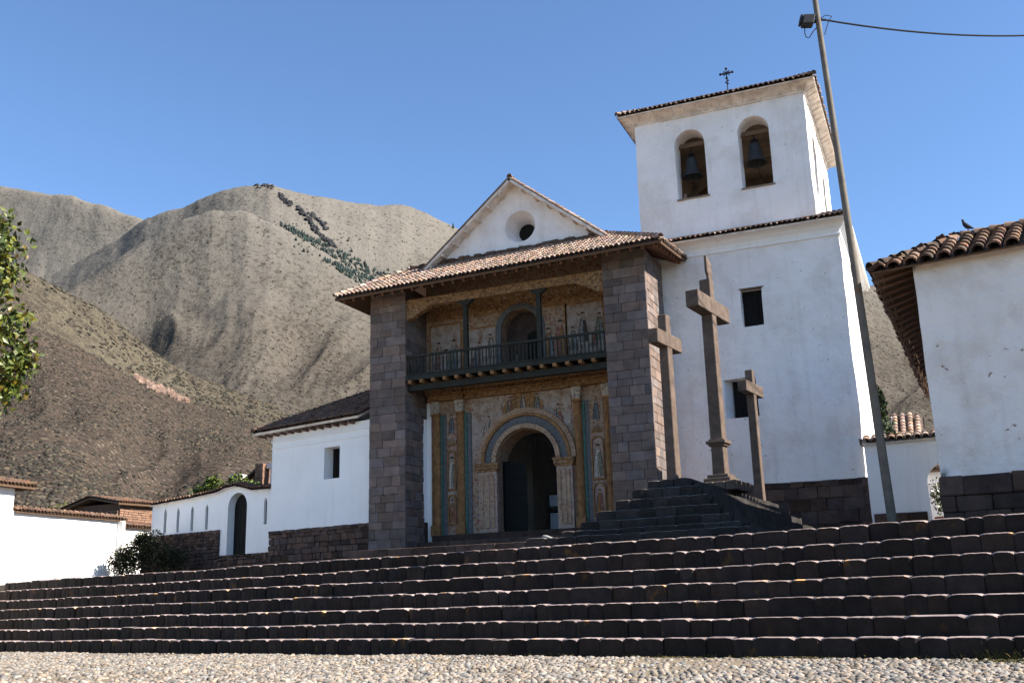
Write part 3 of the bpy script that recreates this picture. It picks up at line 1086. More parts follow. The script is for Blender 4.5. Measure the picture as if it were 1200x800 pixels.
# nave behind
nv = MB()
nv.box(-17.0, -16.4, 33.5, 60, 2.3, 13.1)
nv.box(-10.2, -9.6, 33.5, 60, 2.3, 13.1)
nv.box(-16.4, -10.2, 59.4, 60, 2.3, 13.1)
nv.build('nave_wall', M['white'], ch)
ni = MB()
ni.box(-16.4, -10.2, 33.5, 59.4, 3.3, 3.4)
ni.build('nave_floor', M['dark'], ch)
nt_, ns_ = MB(), MB()
yb, yf = 60.0, 32.05
APX, APZ = -13.27, 16.16
slope(nt_, ns_, (-16.95, yb, 13.10), (-16.95, yf, 13.10), (APX, yf, APZ), (APX, yb, APZ), th=.09, gap=.01)
slope(nt_, ns_, (-9.58, yf, 13.22), (-9.58, yb, 13.22), (APX, yb, APZ), (APX, yf, APZ), th=.09, gap=.01)
ridge_caps(nt_, (APX, yf-.02, APZ+.05), (APX, yb, APZ+.05))
no = nt_.build('nave_roof', M['tile'], ch)
ns_.build('verge_soffit', M['cornice'], no)
vb = MB()
for x0, z0, in ((-16.95, 13.10), (-9.58, 13.22)):
    d = Vector((APX-x0, 0, APZ-z0))
    L_ = d.length
    d.normalize()
    up = Vector((-d.z, 0, d.x)) if d.x > 0 else Vector((d.z, 0, -d.x))
    vb.obox((x0, 32.06, z0), d, (0, 1, 0), up, -.05, L_+.02, -.03, .05, -.09, .0)
    t = .35
    while t < L_-.3:
        vb.obox((x0, 32.1, z0), d, (0, 1, 0), up, t, t+.07, .0, .46, -.16, -.095)
        t += .62
vb.build('verge_rafters', M['cornice'], no)
# porch roof
PR, PS = MB(), MB()
FL, FR = (-19.4, 30.0, 11.86), (-7.27, 30.0, 12.10)
TL, TR = (-17.7, 32.56, 13.38), (-9.75, 32.56, 13.47)
BL, BR = (-19.4, 36.5, 11.95), (-7.2, 33.24, 12.42)
slope(PR, PS, FL, FR, TR, TL)
slope(PR, PS, BL, FL, TL, (-17.7, 36.5, 13.4))
slope(PR, PS, FR, BR, (-9.7, 33.24, 13.5), TR)
ridge_caps(PR, Vector(FL)+Vector((0, 0, .07)), Vector(TL)+Vector((0, 0, .08)))
ridge_caps(PR, Vector(FR)+Vector((0, 0, .07)), Vector(TR)+Vector((0, 0, .08)))
mt = MB()
x = -17.6
while x < -9.8:
    w = rng.uniform(.16, .3)
    mt.box(x, x+w, 32.38, 32.56, 13.36+(x+17.7)*.011, 13.36+(x+17.7)*.011+rng.uniform(.12, .22), shade(.5, .9), .015)
    x += w
pro = PR.build('porch_roof', M['tile'], ch)
mt.build('roof_flashing', M['oldtile'], pro)
PS.build('soffit', M['soffit'], pro)
A, e, s, poly = quad_plane(FL, FR, TR, TL)
n = e.cross(s)
if n.z < 0:
    n = -n
raf = []
x = .2
while x < 12.0:
    mb = MB()
    j0 = max(0, (1.6-x)*1.5)
    mb.obox(A, e, s, n, x, x+.085, .17, min(2.9, 1.0 + x*1.5, 1.0+(12.1-x)*1.3), -.25, -.112)
    raf.append(mb)
    x += .40
for mb in raf:
    mb.build('rafter', M['rafter'], pro)
A2, e2, s2, poly2 = quad_plane(FR, BR, (-9.7, 33.24, 13.5), TR)
n2 = e2.cross(s2)
if n2.z < 0:
    n2 = -n2
x = .25
while x < 3.2:
    mb = MB()
    mb.obox(A2, e2, s2, n2, x, x+.085, .12, min(1.9, .2+x*1.2), -.25, -.112)
    mb.build('rafter', M['rafter'], pro)
    x += .40
# carved eave beam
eb = MB()
eb.box(-17.04, -9.58, 31.06, 31.34, 11.44, 11.74)
for x0, sg in ((-17.04, 1), (-9.58, -1)):
    pl_ = [(x0, 11.44), (x0+sg*1.0, 11.44), (x0+sg*.8, 11.34), (x0+sg*.62, 11.26), (x0+sg*.4, 11.16), (x0+sg*.24, 11.04), (x0, 11.0)]
    eb.prism(pl_, XZ, 31.08, 31.32)
eb.build('eave_beam', M['ochre'], ch)
# balcony
bal = thing_part = bpy.data.objects.new('balcony', None)
col.objects.link(bal)
bal.parent = ch
bal.location = Vector((-13.3, 31.1, 8.8)) - ch.location
mb = MB()
mb.box(-17.04, -9.58, 31.02, 32.62, 8.80, 8.88)
mb.box(-17.04, -9.58, 30.98, 31.10, 8.74, 8.90)
mb.build('deck', M['greenwood'], bal)
mb = MB()
mb.box(-17.04, -9.58, 31.18, 31.42, 8.48, 8.62)
mb.box(-17.04, -9.58, 31.14, 31.42, 8.40, 8.475)
mb.build('beam', M['greenwood'], bal)
x = -16.9
while x < -9.65:
    mb = MB()
    mb.box(x, x+.12, 30.93, 32.5, 8.62, 8.735)
    mb.build('joist', M['ochreplain'], bal)
    x += .455
mb = MB()
mb.box(-17.04, -9.58, 31.04, 31.12, 9.58, 9.66)
mb.box(-17.04, -9.58, 31.05, 31.11, 8.93, 8.98)
mb.build('railing', M['greenwood'], bal)
x = -16.95
while x < -9.62:
    if min(abs(x+14.72), abs(x+11.95)) > .12:
        mb = MB()
        mb.lathe([(.018, 0), (.03, .05), (.02, .1), (.033, .25), (.02, .38), (.028, .43), (.018, .6)], (x, 31.08, 8.97), 6)
        mb.build('baluster', M['greenwood'], bal, smooth=True)
    x += .138
for px_ in (-14.72, -11.95):
    mb = MB()
    mb.box(px_-.08, px_+.08, 31.1, 31.26, 8.88, 11.44)
    mb.prism([(px_-.34, 11.44), (px_+.34, 11.44), (px_+.16, 11.30), (px_+.08, 11.24), (px_-.08, 11.24), (px_-.16, 11.30)], XZ, 31.09, 31.27)
    mb.build('post', M['greenwood'], bal, bevel=.01)

# painted portal
YW = 32.595
def panel(name, x0, x1, z0, z1, m, th=.03, y=YW, parent=ch):
    b_ = MB()
    b_.box(x0, x1, y-th, y+.02, z0, z1)
    return b_.build(name, m, parent)
# columns: (left edge, right edge, teal strip side)
for x0, x1 in ((-16.78, -16.46), (-15.80, -15.50), (-11.34, -11.04), (-10.26, -9.98)):
    cx, r_ = (x0+x1)/2, (x1-x0)/2
    mb = MB()
    prof = []
    P = []
    SEGL = 16
    for z in (3.75, 3.9, 7.55, 7.7):
        for k in range(SEGL+1):
            a = PI + PI*k/SEGL
            rad = r_*(1 + .05*math.cos(a*18))*(1.0 if z < 7 else .93)
            P.append((cx+rad*math.cos(a), YW+rad*math.sin(a)*.9, z))
    w = SEGL+1
    mb.add(P, [(q*w+k, q*w+k+1, (q+1)*w+k+1, (q+1)*w+k) for q in range(3) for k in range(SEGL)])
    mb.box(cx-r_*1.15, cx+r_*1.15, YW-r_*1.1, YW+.02, 3.38, 3.75)
    mb.box(cx-r_*1.1, cx+r_*1.1, YW-r_*1.05, YW+.02, 7.68, 7.76)
    c_ = mb.build('column', M['ochreplain'], ch)
    cp = MB()
    cp.prism([(cx-r_*.9, 7.76), (cx+r_*.9, 7.76), (cx+r_*1.2, 8.12), (cx+r_*1.25, 8.185), (cx-r_*1.25, 8.185), (cx-r_*1.2, 8.12)], XZ, YW-r_*1.15, YW+.02)
    for q in range(6):
        zz, xx = 7.84+.14*(q//2), cx+(-.45 if q % 2 else .45)*r_
        cp.box(xx-.05, xx+.05, YW-r_*1.35, YW-r_*1.1, zz, zz+.1, jit=.015)
    cp.build('capital', M['stucco'], c_, bevel=.015)
    panel('teal_strip', x1+.015, x1+.11, 3.4, 7.7, M['teal'], .045)
    if x1 < -15.6 or -11.2 < x1 < -11:
        panel('vine_strip', x1+.12, x1+.26, 3.4, 7.7, M['greyvine'], .03)
    else:
        panel('vine_strip', x1+.12, min(x1+.27, -9.62), 3.4, 7.7, M['greyvine'], .03)
panel('white_edge', -17.02, -16.84, 2.9, 8.2, M['white_clean'], .012)
# entablature
en = MB()
def entab(x0, x1, d):
    en.box(x0, x1, YW-d-.06, YW+.02, 8.190, 8.260)
    en.box(x0, x1, YW-d, YW+.02, 8.260, 8.380)
    en.box(x0-.03, x1+.03, YW-d-.12, YW+.02, 8.380, 8.440)
    xx = x0
    while xx < x1-.03:
        en.box(xx, xx+.05, YW-d-.17, YW+.0, 8.445, 8.515)
        xx += .085
    en.box(x0-.05, x1+.05, YW-d-.24, YW+.02, 8.525, 8.600)
entab(-16.85, -15.44, .27)
entab(-15.39, -11.40, .16)
entab(-11.35, -9.65, .27)
en.build('cornice', M['ochre'], ch, bevel=.008)
# archivolt bands
AC, AZS = -13.12, 5.80
for r0_, r1_, dp, m_ in ((1.12, 1.28, .20, 'arch'), (1.29, 1.55, .13, 'greyvine'), (1.56, 1.66, .20, 'ochreplain'), (1.67, 1.84, .15, 'arch')):
    mb = MB()
    S_ = 30
    P = []
    for k in range(S_+1):
        a = PI*k/S_
        for rr2 in (r0_, r1_):
            for y in (YW-dp, YW+.02):
                P.append((AC+rr2*math.cos(a), y, AZS+rr2*math.sin(a)))
    F = []
    for k in range(S_):
        o_ = 4*k
        F += [(o_, o_+2, o_+6, o_+4), (o_+1, o_+5, o_+7, o_+3), (o_, o_+4, o_+5, o_+1), (o_+2, o_+3, o_+7, o_+6)]
    F += [(0, 1, 3, 2), (4*S_, 4*S_+2, 4*S_+3, 4*S_+1)]
    mb.add(P, F)
    if r1_ > 1.8:
        for k in range(1, 40):
            a = PI*k/40
            c_ = Vector((AC+1.755*math.cos(a), YW-.15, AZS+1.755*math.sin(a)))
            mb.box(c_.x-.03, c_.x+.03, c_.y-.025, c_.y+.02, c_.z-.03, c_.z+.03, jit=.008)
    mb.build('archivolt', M[m_], ch)
for x0, x1 in ((-14.97, -14.20), (-12.04, -11.40)):
    mb = MB()
    mb.box(x0+.05, x1-.02, YW-.16, YW+.02, 3.38, 5.50)
    j = mb.build('jamb', M['jamb'], ch)
    mb = MB()
    wq = (x1-x0-.1)
    for a_, b_ in ((.1, .28), (.36, .62), (.70, .9)):
        mb.box(x0+.05+wq*a_, x0+.05+wq*b_, YW-.19, YW-.15, 3.55, 5.40)
    mb.build('jamb_relief', M['arch'], j, bevel=.01)
    mb = MB()
    mb.box(x0, x1+.02, YW-.20, YW+.02, 5.50, 5.58)
    mb.box(x0-.03, x1+.05, YW-.24, YW+.02, 5.58, 5.70)
    mb.box(x0-.06, x1+.08, YW-.28, YW+.02, 5.70, 5.79)
    mb.build('impost', M['ochre'], ch, bevel=.008)
# figures painted on the walls (flat paint, a few millimetres thick)
def figure(parent, x, z, h, y, robes, lean=0, arm=0):
    o_ = None
    w = h*.30
    hem = []
    P = [(x-w*.55, z), (x+w*.5, z+.01*h), (x+w*.42, z+h*.35), (x+w*.30+lean*h*.5, z+h*.62), (x+w*.22+lean*h, z+h*.80),
         (x-w*.18+lean*h, z+h*.80), (x-w*.34+lean*h*.5, z+h*.6), (x-w*.5, z+h*.3)]
    mb = MB()
    mb.prism(P, XZ, y-.008, y+.01)
    o_ = mb.build('mural_figure', M[robes[0]], parent)
    mb = MB()
    mb.prism([(x+w*.05, z+.02*h), (x+w*.45, z+.02*h), (x+w*.40, z+h*.36), (x+w*.2+lean*h, z+h*.74), (x+lean*h, z+h*.70)], XZ, y-.012, y-.006)
    mb.build('cloak', M[robes[1]], o_)
    mb = MB()
    hx, hz_ = x+lean*h*1.15, z+h*.89
    mb.prism([(hx+.062*h*math.cos(2*PI*k/10), hz_-.02*h+.08*h*math.sin(2*PI*k/10)) for k in range(10)], XZ, y-.013, y-.002)
    if arm:
        sx = x+lean*h
        mb.prism([(sx, z+h*.70), (sx+arm*w*1.1, z+h*.60), (sx+arm*w*1.15, z+h*.67), (sx, z+h*.77)], XZ, y-.014, y-.003)
    mb.build('face', M['skin'], o_)
    mb = MB()
    mb.prism([(hx+.068*h*math.cos(PI*k/6), hz_+.005*h+.065*h*math.sin(PI*k/6)) for k in range(7)], XZ, y-.015, y-.004)
    mb.tube([(x-w*.55, y-.008, z), (x-w*.5, y-.008, z+h*.3), (x-w*.34+lean*h*.5, y-.008, z+h*.6), (x-w*.18+lean*h, y-.008, z+h*.8)], .010, 4)
    mb.tube([(x+w*.5, y-.008, z), (x+w*.42, y-.008, z+h*.35), (x+w*.22+lean*h, y-.008, z+h*.8)], .010, 4)
    mb.tube([(x-.1*w, y-.010, z), (x-.02*w, y-.010, z+h*.5)], .008, 4)
    mb.build('outline', M['darkline'], o_)
# lunette with figures above the arch
lb_ = MB()
lp_ = [(-15.2, 5.85)] + [(AC-1.70*math.cos(PI*k/24), AZS+1.70*math.sin(PI*k/24)) for k in range(25)] + [(-11.42, 5.85), (-11.42, 8.29)]
cen0 = len(lp_)
top_ = [(AC-1.70*math.cos(PI*k/24), 8.29) for k in range(25)]
for k in range(24):
    a0, a1 = lp_[1+k], lp_[2+k]
    lb_.prism([a0, a1, (a1[0], 8.29), (a0[0], 8.29)], XZ, YW-.012, YW+.02)
lb_.box(-15.2, AC-1.70, YW-.012, YW+.02, 5.85, 8.29)
lb_.box(AC+1.70, -11.42, YW-.012, YW+.02, 5.85, 8.29)
lun = lb_.build('mural_panel', M['scene'], ch)
figure(lun, -14.62, 6.75, .78, YW-.012, ('scene', 'bluerobe'), .10, -1)
figure(lun, -11.86, 6.75, .98, YW-.012, ('greenrobe', 'redrobe'), -.04, 1)
mb = MB()
mb.prism([(-14.0, 7.35), (-12.4, 7.35), (-12.45, 7.8), (-12.8, 8.2), (-13.2, 8.29), (-13.6, 8.2), (-13.95, 7.8)], XZ, YW-.022, YW-.012)
cen_ = mb.build('mural_panel', M['ochre'], ch)
figure(cen_, -13.72, 7.42, .72, YW-.024, ('greenrobe', 'redrobe'))
figure(cen_, -13.2, 7.5, .70, YW-.024, ('bluerobe', 'scene'))
figure(cen_, -12.68, 7.42, .74, YW-.024, ('greenrobe', 'bluerobe'))
# side bays with two painted niches each
for x0, x1 in ((-16.18, -15.83), (-10.76, -10.29)):
    cx = (x0+x1)/2
    bay = panel('niche_bay', x0-.02, x1+.02, 3.4, 8.29, M['mural'], .02)
    figure(bay, cx, 7.0, .72, YW-.022, ('greyvine', 'bluerobe'))
    for z0, zs, rb in ((4.95, 6.2, ('stucco', 'greenrobe')), (3.75, 4.65, ('ochreplain', 'redrobe'))):
        fr = MB()
        po = arch_poly(x0+.01, x1-.01, z0, zs, 12)
        pi_ = arch_poly(x0+.055, x1-.055, z0+.05, zs, 12)
        nn_ = len(po)
        P = [XZ(a, b, YW-.09) for a, b in po] + [XZ(a, b, YW-.09) for a, b in pi_] + [XZ(a, b, YW-.02) for a, b in po] + [XZ(a, b, YW-.02) for a, b in pi_]
        F = []
        for k in range(nn_):
            k2 = (k+1) % nn_
            F += [(k, k2, nn_+k2, nn_+k), (k, 2*nn_+k, 2*nn_+k2, k2), (nn_+k, nn_+k2, 3*nn_+k2, 3*nn_+k)]
        fr.add(P, F)
        fr.build('niche_frame', M['ochreplain'], bay)
        nb_ = MB()
        nb_.prism(arch_poly(x0+.05, x1-.05, z0+.04, zs, 12), XZ, YW-.03, YW-.022)
        nb_.build('niche_back', M['jamb'], bay)
        figure(bay, cx, z0+.08, (zs-z0)*.95, YW-.034, rb)
    mb = MB()
    mb.prism([(cx+.17*math.cos(2*PI*k/16), 4.86-.0+.075*math.sin(2*PI*k/16)) for k in range(16)], XZ, YW-.05, YW-.02)
    mb.build('cartouche', M['scene'], bay)
    mb = MB()
    for q in range(-2, 3):
        mb.prism([(cx+q*.07-.03, 6.55), (cx+q*.07+.03, 6.55), (cx+q*.10, 6.78-abs(q)*.03)], XZ, YW-.05, YW-.02)
    mb.build('crest', M['ochreplain'], bay)
# upper murals
panel('frieze', -17.02, -9.6, 11.25, 12.2, M['frieze'], .012)
for x0, x1, z0, z1, m_ in ((-16.82, -15.62, 9.0, 11.05, 'scene'), (-15.50, -14.10, 9.0, 10.75, 'scene'), (-11.45, -10.12, 9.2, 11.15, 'scene'), (-12.35, -11.5, 9.0, 11.2, 'mural')):
    p_ = panel('mural_panel', x0, x1, z0, z1, M[m_], .014)
    bd = MB()
    for a0, a1, c0_, c1_ in ((x0, x1, z1, z1+.07), (x0-.07, x0, z0, z1+.07), (x1, x1+.06, z0, z1+.07)):
        bd.box(a0, a1, YW-.022, YW, c0_, c1_)
    bd.build('mural_border', M['ochreplain'], p_)
    y_ = YW-.016
    if x0 < -16:
        figure(p_, -16.5, 9.4, 1.1, y_, ('redrobe', 'jamb'), 0, 1)
        figure(p_, -15.95, 9.2, 1.35, y_, ('greenrobe', 'bluerobe'), .05, -1)
    elif x0 < -15:
        figure(p_, -14.95, 9.35, .95, y_, ('bluerobe', 'redrobe'), .08, -1)
        figure(p_, -14.35, 9.6, .95, y_, ('greenrobe', 'jamb'), -.05)
        tb = MB()
        tb.prism([(-15.3, 9.3), (-15.25, 9.3), (-14.7, 10.5), (-14.78, 10.5)], XZ, y_-.004, y_+.004)
        tb.build('painted_beam', M['redrobe'], p_)
    elif x0 > -11.5:
        figure(p_, -11.2, 9.5, .9, y_, ('greenrobe', 'bluerobe'), -.04)
        figure(p_, -10.85, 9.75, 1.15, y_, ('bluerobe', 'darkline'), 0, 1)
        figure(p_, -10.45, 9.6, .7, y_, ('redrobe', 'jamb'), .06, -1)
        figure(p_, -10.25, 9.75, 1.05, y_, ('greenrobe', 'bluerobe'), .0)
    else:
        figure(p_, -12.15, 9.3, 1.2, y_, ('ochreplain', 'bluerobe'))
        figure(p_, -11.75, 9.3, 1.45, y_, ('redrobe', 'ochreplain'), .03)
# upper niche
mb = MB()
S_ = 22
for r0_, r1_, dp in ((.735, .86, .07), (.87, .96, .04)):
    P, F = [], []
    pts_ = [(-13.235-r0_, 8.9, -13.235-r1_)] 
    for k in range(S_+1):
        a = PI*k/S_
        for rr2 in (r0_, r1_):
            for y in (YW-dp, YW+.02):
                P.append((-13.235+rr2*math.cos(a), y, 10.55+rr2*math.sin(a)))
    for k in range(S_):
        o_ = 4*k
        F += [(o_, o_+2, o_+6, o_+4), (o_+1, o_+5, o_+7, o_+3), (o_, o_+4, o_+5, o_+1), (o_+2, o_+3, o_+7, o_+6)]
    mb.add(P, F)
    for sg in (-1, 1):
        xa, xb = -13.235+sg*r0_, -13.235+sg*r1_
        mb.box(min(xa, xb), max(xa, xb), YW-dp, YW+.02, 8.9, 10.55)
mb.build('niche_arch', M['greyvine'], ch)
mb = MB()
mb.prism(arch_poly(-13.96, -12.51, 8.6, 10.55), XZ, 33.08, 33.12)
mb.build('niche_back', M['darkniche'], ch)  # lining panel, darker than the mural around the niche
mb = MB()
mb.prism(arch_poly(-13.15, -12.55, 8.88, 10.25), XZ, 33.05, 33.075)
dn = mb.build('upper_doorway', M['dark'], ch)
mb = MB()
for k in range(6):
    xx = -13.08 + k*.09
    mb.tube([(xx, 33.03, 8.9), (xx, 33.03, 10.3)], .012, 5)
mb.build('grille', M['iron'], dn)
figure(dn, -13.6, 8.95, .85, 33.075, ('bluerobe', 'greyvine'))
# door leaves
mb = MB()
mb.obox((-14.2, 33.0, 3.4), Vector((.28, .96, 0)), (0, 0, 1), Vector((.96, -.28, 0)), 0, 1.0, 0, 2.5, -.06, 0)
for zz in (.15, .85, 1.55, 2.2):
    mb.obox((-14.2, 33.0, 3.4), Vector((.28, .96, 0)), (0, 0, 1), Vector((.96, -.28, 0)), .02, .98, zz, zz+.08, 0, .03)
mb.build('door_leaf', M['greendoor'], ch)
mb = MB()
mb.obox((-14.2, 33.05, 3.4), Vector((.97, .24, 0)), (0, 0, 1), Vector((.24, -.97, 0)), .02, .80, 0, 2.45, -.06, 0)
for zz in (.1, .7, 1.3, 1.9, 2.3):
    mb.obox((-14.2, 33.05, 3.4), Vector((.97, .24, 0)), (0, 0, 1), Vector((.24, -.97, 0)), .04, .78, zz, zz+.07, 0, .025)
mb.build('door_leaf', M['greendoor'], ch)
# platform in front of the portal
mb = MB()
mb.box(-18.9, -8.0, 30.35, 33.0, 2.3, 2.88, (.5, .5, .5))
ashlar(mb, (-18.9, 30.3, 2.3), (1, 0, 0), (0, -1, 0), 10.9, .6, ch=(.28, .32))
mb.box(-16.9, -9.6, 31.6, 33.5, 2.88, 3.13, (.6, .6, .6))
ashlar(mb, (-16.9, 31.58, 2.88), (1, 0, 0), (0, -1, 0), 7.3, .26, ch=(.26, .27))
mb.box(-16.6, -9.8, 32.1, 33.5, 3.13, 3.38, (.6, .6, .6))
mb.build('entrance_platform', M['darkstone'], ch, bevel=.012)
# notice stand inside the doorway
nst = thing('notice_stand', 'grey notice boards on a low stand inside the dark church doorway', 'notice stand', (-12.75, 34.4, 3.4))
mb = MB()
mb.box(-13.05, -12.45, 34.40, 34.44, 4.35, 4.75)
mb.build('upper_board', M['board'], nst)
mb = MB()
mb.box(-12.98, -12.60, 34.30, 34.34, 3.45, 4.10)
mb.build('lower_board', M['board'], nst)
mb = MB()
mb.box(-13.1, -12.4, 34.35, 34.75, 4.15, 4.22)
for xx in (-13.08, -12.45):
    mb.box(xx, xx+.05, 34.36, 34.41, 3.4, 4.75)
mb.build('frame', M['greendoor'], nst)

# ------------------------------------------------------------------ bell tower
tw = thing('bell_tower', 'tall whitewashed square bell tower with tiled eaves and two arched openings', 'bell tower', (-5.6, 33.3, 2.6))
TX0, TX1, TY0, TY1 = -9.4, -2.11, 33.3, 41.4
w1 = MB()
w1.box(-5.44, -4.73, 32.9, 33.75, 9.75, 11.05)
w2 = MB()
w2.prism([(-6.30, 32.9), (-5.15, 32.9), (-5.2, 33.3), (-5.3, 33.95), (-6.02, 33.95), (-6.27, 33.3)], lambda a, b, d: (a, b, d), 6.72, 8.02)
solid('lower_stage', [(TX0, TX1, TY0, TY1, 4.5, 13.0)], [w1, w2], M['white'], tw, .28, .030, 1.3)
mb = MB()
mb.box(TX0+.1, TX1-.1, TY0+.1, TY1-.1, 2.3, 4.5, (.4, .4, .4))
ashlar(mb, (TX0, TY0-.06, 2.3), (1, 0, 0), (0, -1, 0), TX1-TX0+.06, 2.2, depth=.2, ch=(.25, .4), bw=(.3, .8), jit=.014, lo=.6, hi=1.3, warm=.14)
ashlar(mb, (TX1+.06, TY0-.06, 2.3), (0, 1, 0), (1, 0, 0), TY1-TY0, 2.2, depth=.2, ch=(.25, .4), bw=(.3, .8), jit=.014, lo=.6, hi=1.3, warm=.14)
mb.build('stone_plinth', M['darkstone'], tw, bevel=.014)
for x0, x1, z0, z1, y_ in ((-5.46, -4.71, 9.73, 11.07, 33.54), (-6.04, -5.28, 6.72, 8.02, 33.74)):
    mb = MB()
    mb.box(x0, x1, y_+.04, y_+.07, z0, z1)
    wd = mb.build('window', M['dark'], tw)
    mb = MB()
    for k in range(1, 5):
        xx = x0+(x1-x0)*k/5
        mb.tube([(xx, y_, z0), (xx, y_, z1)], .013, 5)
    for k in range(1, 7):
        zz = z0+(z1-z0)*k/7
        mb.tube([(x0, y_, zz), (x1, y_, zz)], .011, 5)
    mb.build('grille', M['iron'], wd)
mb = MB()
mb.box(-5.5, -4.68, 33.27, 33.42, 11.045, 11.09)
mb.build('window_lintel', M['timber'], tw)

def sweep_rect(mb, x0, x1, y0, y1, prof, tint=(1, 1, 1)):
    """cornice: profile of (outward, z) carried round a rectangle"""
    P = []
    for o_, z in prof:
        P += [(x0-o_, y0-o_, z), (x1+o_, y0-o_, z), (x1+o_, y1+o_, z), (x0-o_, y1+o_, z)]
    F = []
    for q in range(len(prof)-1):
        for k in range(4):
            F.append((q*4+k, q*4+(k+1) % 4, (q+1)*4+(k+1) % 4, (q+1)*4+k))
    mb.add(P, F, tint)
mb = MB()
sweep_rect(mb, TX0, TX1, TY0, TY1, [(-.05, 12.45), (.05, 12.47), (.06, 12.53), (.03, 12.56), (.08, 12.70), (.2, 12.83), (.36, 12.92), (.42, 12.93), (.42, 12.97), (-.3, 12.98)])
mb.build('lower_cornice', M['white_clean'], tw)
lt_, ls_ = MB(), MB()
E_ = .56
ex0, ex1, ey0, ey1 = TX0-E_, TX1+.34, TY0-.52, TY1+.5
UX0, UX1, UY0, UY1 = -8.9, -2.76, 33.75, 41.0
zL, zU = 12.96, 13.32
slope(lt_, ls_, (ex0, ey0, zL), (ex1, ey0, zL), (UX1, UY0, zU), (UX0, UY0, zU), th=.06)
slope(lt_, ls_, (ex1, ey0, zL), (ex1, ey1, zL), (UX1, UY1, zU), (UX1, UY0, zU), th=.06)
slope(lt_, ls_, (ex1, ey1, zL), (ex0, ey1, zL), (UX0, UY1, zU), (UX1, UY1, zU), th=.06)
slope(lt_, ls_, (ex0, ey1, zL), (ex0, ey0, zL), (UX0, UY0, zU), (UX0, UY1, zU), th=.06)
ridge_caps(lt_, (ex1, ey0, zL+.06), (UX1, UY0, zU+.06))
lo_ = lt_.build('lower_roof', M['tile'], tw)
ls_.build('eave_board', M['cornice'], lo_)

cuts = []
inner = MB()
inner.box(UX0+.75, UX1-.75, UY0+.75, UY1-.75, 14.0, 17.9)
cuts.append(inner)
for x0, x1 in ((-7.45, -6.36), (-5.16, -4.07)):
    for ya, yb_ in ((UY0-.3, UY0+1.2), (UY1-1.2, UY1+.3)):
        c = MB()
        c.prism(arch_poly(x0, x1, 14.86, 16.95), XZ, ya, yb_)
        cuts.append(c)
for y0, y1 in ((35.0, 36.0), (38.1, 39.1)):
    for xa, xb in ((UX1-1.2, UX1+.3), (UX0-.3, UX0+1.2)):
        c = MB()
        c.prism(arch_poly(y0, y1, 14.8, 16.5), lambda a, b, d: (d, a, b), xa, xb)
        cuts.append(c)
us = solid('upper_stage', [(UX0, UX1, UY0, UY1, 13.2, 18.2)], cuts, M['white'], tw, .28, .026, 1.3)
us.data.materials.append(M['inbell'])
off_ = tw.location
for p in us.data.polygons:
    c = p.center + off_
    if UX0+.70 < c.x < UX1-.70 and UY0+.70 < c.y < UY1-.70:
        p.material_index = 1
mb = MB()
prof_ = [(-.05, 18.0), (.05, 18.01), (.06, 18.06), (.03, 18.08), (.10, 18.15), (.22, 18.21), (.36, 18.26), (.41, 18.27), (.41, 18.30), (-.3, 18.31)]
sweep_rect(mb, UX0, UX1, UY0, UY1, prof_)
uc = mb.build('upper_cornice', M['cornice'], tw)
mb = MB()
def ribs(x0, x1, y0, y1, zb, zt, o0, o1, step):
    xx = x0+step*.5
    while xx < x1:
        mb.add([(xx, y0-o0, zb), (xx+.05, y0-o0, zb), (xx+.05, y0-o1, zt), (xx, y0-o1, zt), (xx, y0-o0+.03, zb+.05), (xx+.05, y0-o0+.03, zb+.05), (xx+.05, y0-o1+.05, zt+.03), (xx, y0-o1+.05, zt+.03)],
               [(0, 1, 2, 3), (0, 4, 5, 1), (0, 3, 7, 4), (1, 5, 6, 2)])
        xx += step
    yy = y0+step*.5
    while yy < y1:
        mb.add([(x1+o0, yy, zb), (x1+o0, yy+.05, zb), (x1+o1, yy+.05, zt), (x1+o1, yy, zt), (x1+o0-.03, yy, zb+.05), (x1+o0-.03, yy+.05, zb+.05), (x1+o1-.05, yy+.05, zt+.03), (x1+o1-.05, yy, zt+.03)],
               [(0, 1, 2, 3), (0, 4, 5, 1), (0, 3, 7, 4), (1, 5, 6, 2)])
        yy += step
ribs(UX0, UX1, UY0, UY1, 18.09, 18.26, .05, .39, .42)
mb.build('cornice_rib', M['cornice'], uc)
ut, us_ = MB(), MB()
ux0, ux1, uy0, uy1 = UX0-.50, UX1+.44, UY0-.50, UY1+.48
zE, AP = 18.32, Vector(((UX0+UX1)/2-.1, (UY0+UY1)/2, 20.3))
slope(ut, us_, (ux0, uy0, zE), (ux1, uy0, zE), AP, AP, th=.05)
slope(ut, us_, (ux1, uy0, zE), (ux1, uy1, zE), AP, AP, th=.05)
slope(ut, us_, (ux1, uy1, zE), (ux0, uy1, zE), AP, AP, th=.05)
slope(ut, us_, (ux0, uy1, zE), (ux0, uy0, zE), AP, AP, th=.05)
for cx, cy in ((ux0, uy0), (ux1, uy0), (ux1, uy1), (ux0, uy1)):
    ridge_caps(ut, (cx, cy, zE+.05), AP+Vector((0, 0, .06)))
ur = ut.build('upper_roof', M['tile'], tw)
us_.build('eave_board', M['cornice'], ur)
# beams in the bell chamber, sills
for z, y in ((17.05, 34.35),):
    mb = MB()
    mb.box(UX0+.6, UX1-.6, y-.07, y+.07, z, z+.16)
    mb.build('bell_beam', M['timber'], tw)
mb = MB()
mb.box(UX0+.7, UX1-.7, 36.2, 36.4, 16.7, 16.95)
mb.obox((UX0+.8, 36.6, 15.6), Vector((.8, 0, .6)), (0, 1, 0), Vector((-.6, 0, .8)), 0, 3.2, 0, .15, 0, .15)
mb.build('chamber_brace', M['timber'], tw)
for x0, x1 in ((-7.45, -6.36), (-5.16, -4.07)):
    mb = MB()
    mb.box(x0-.02, x1+.06, UY0-.05, UY0+.1, 14.80, 14.85)
    mb.build('sill', M['inbell'], tw)
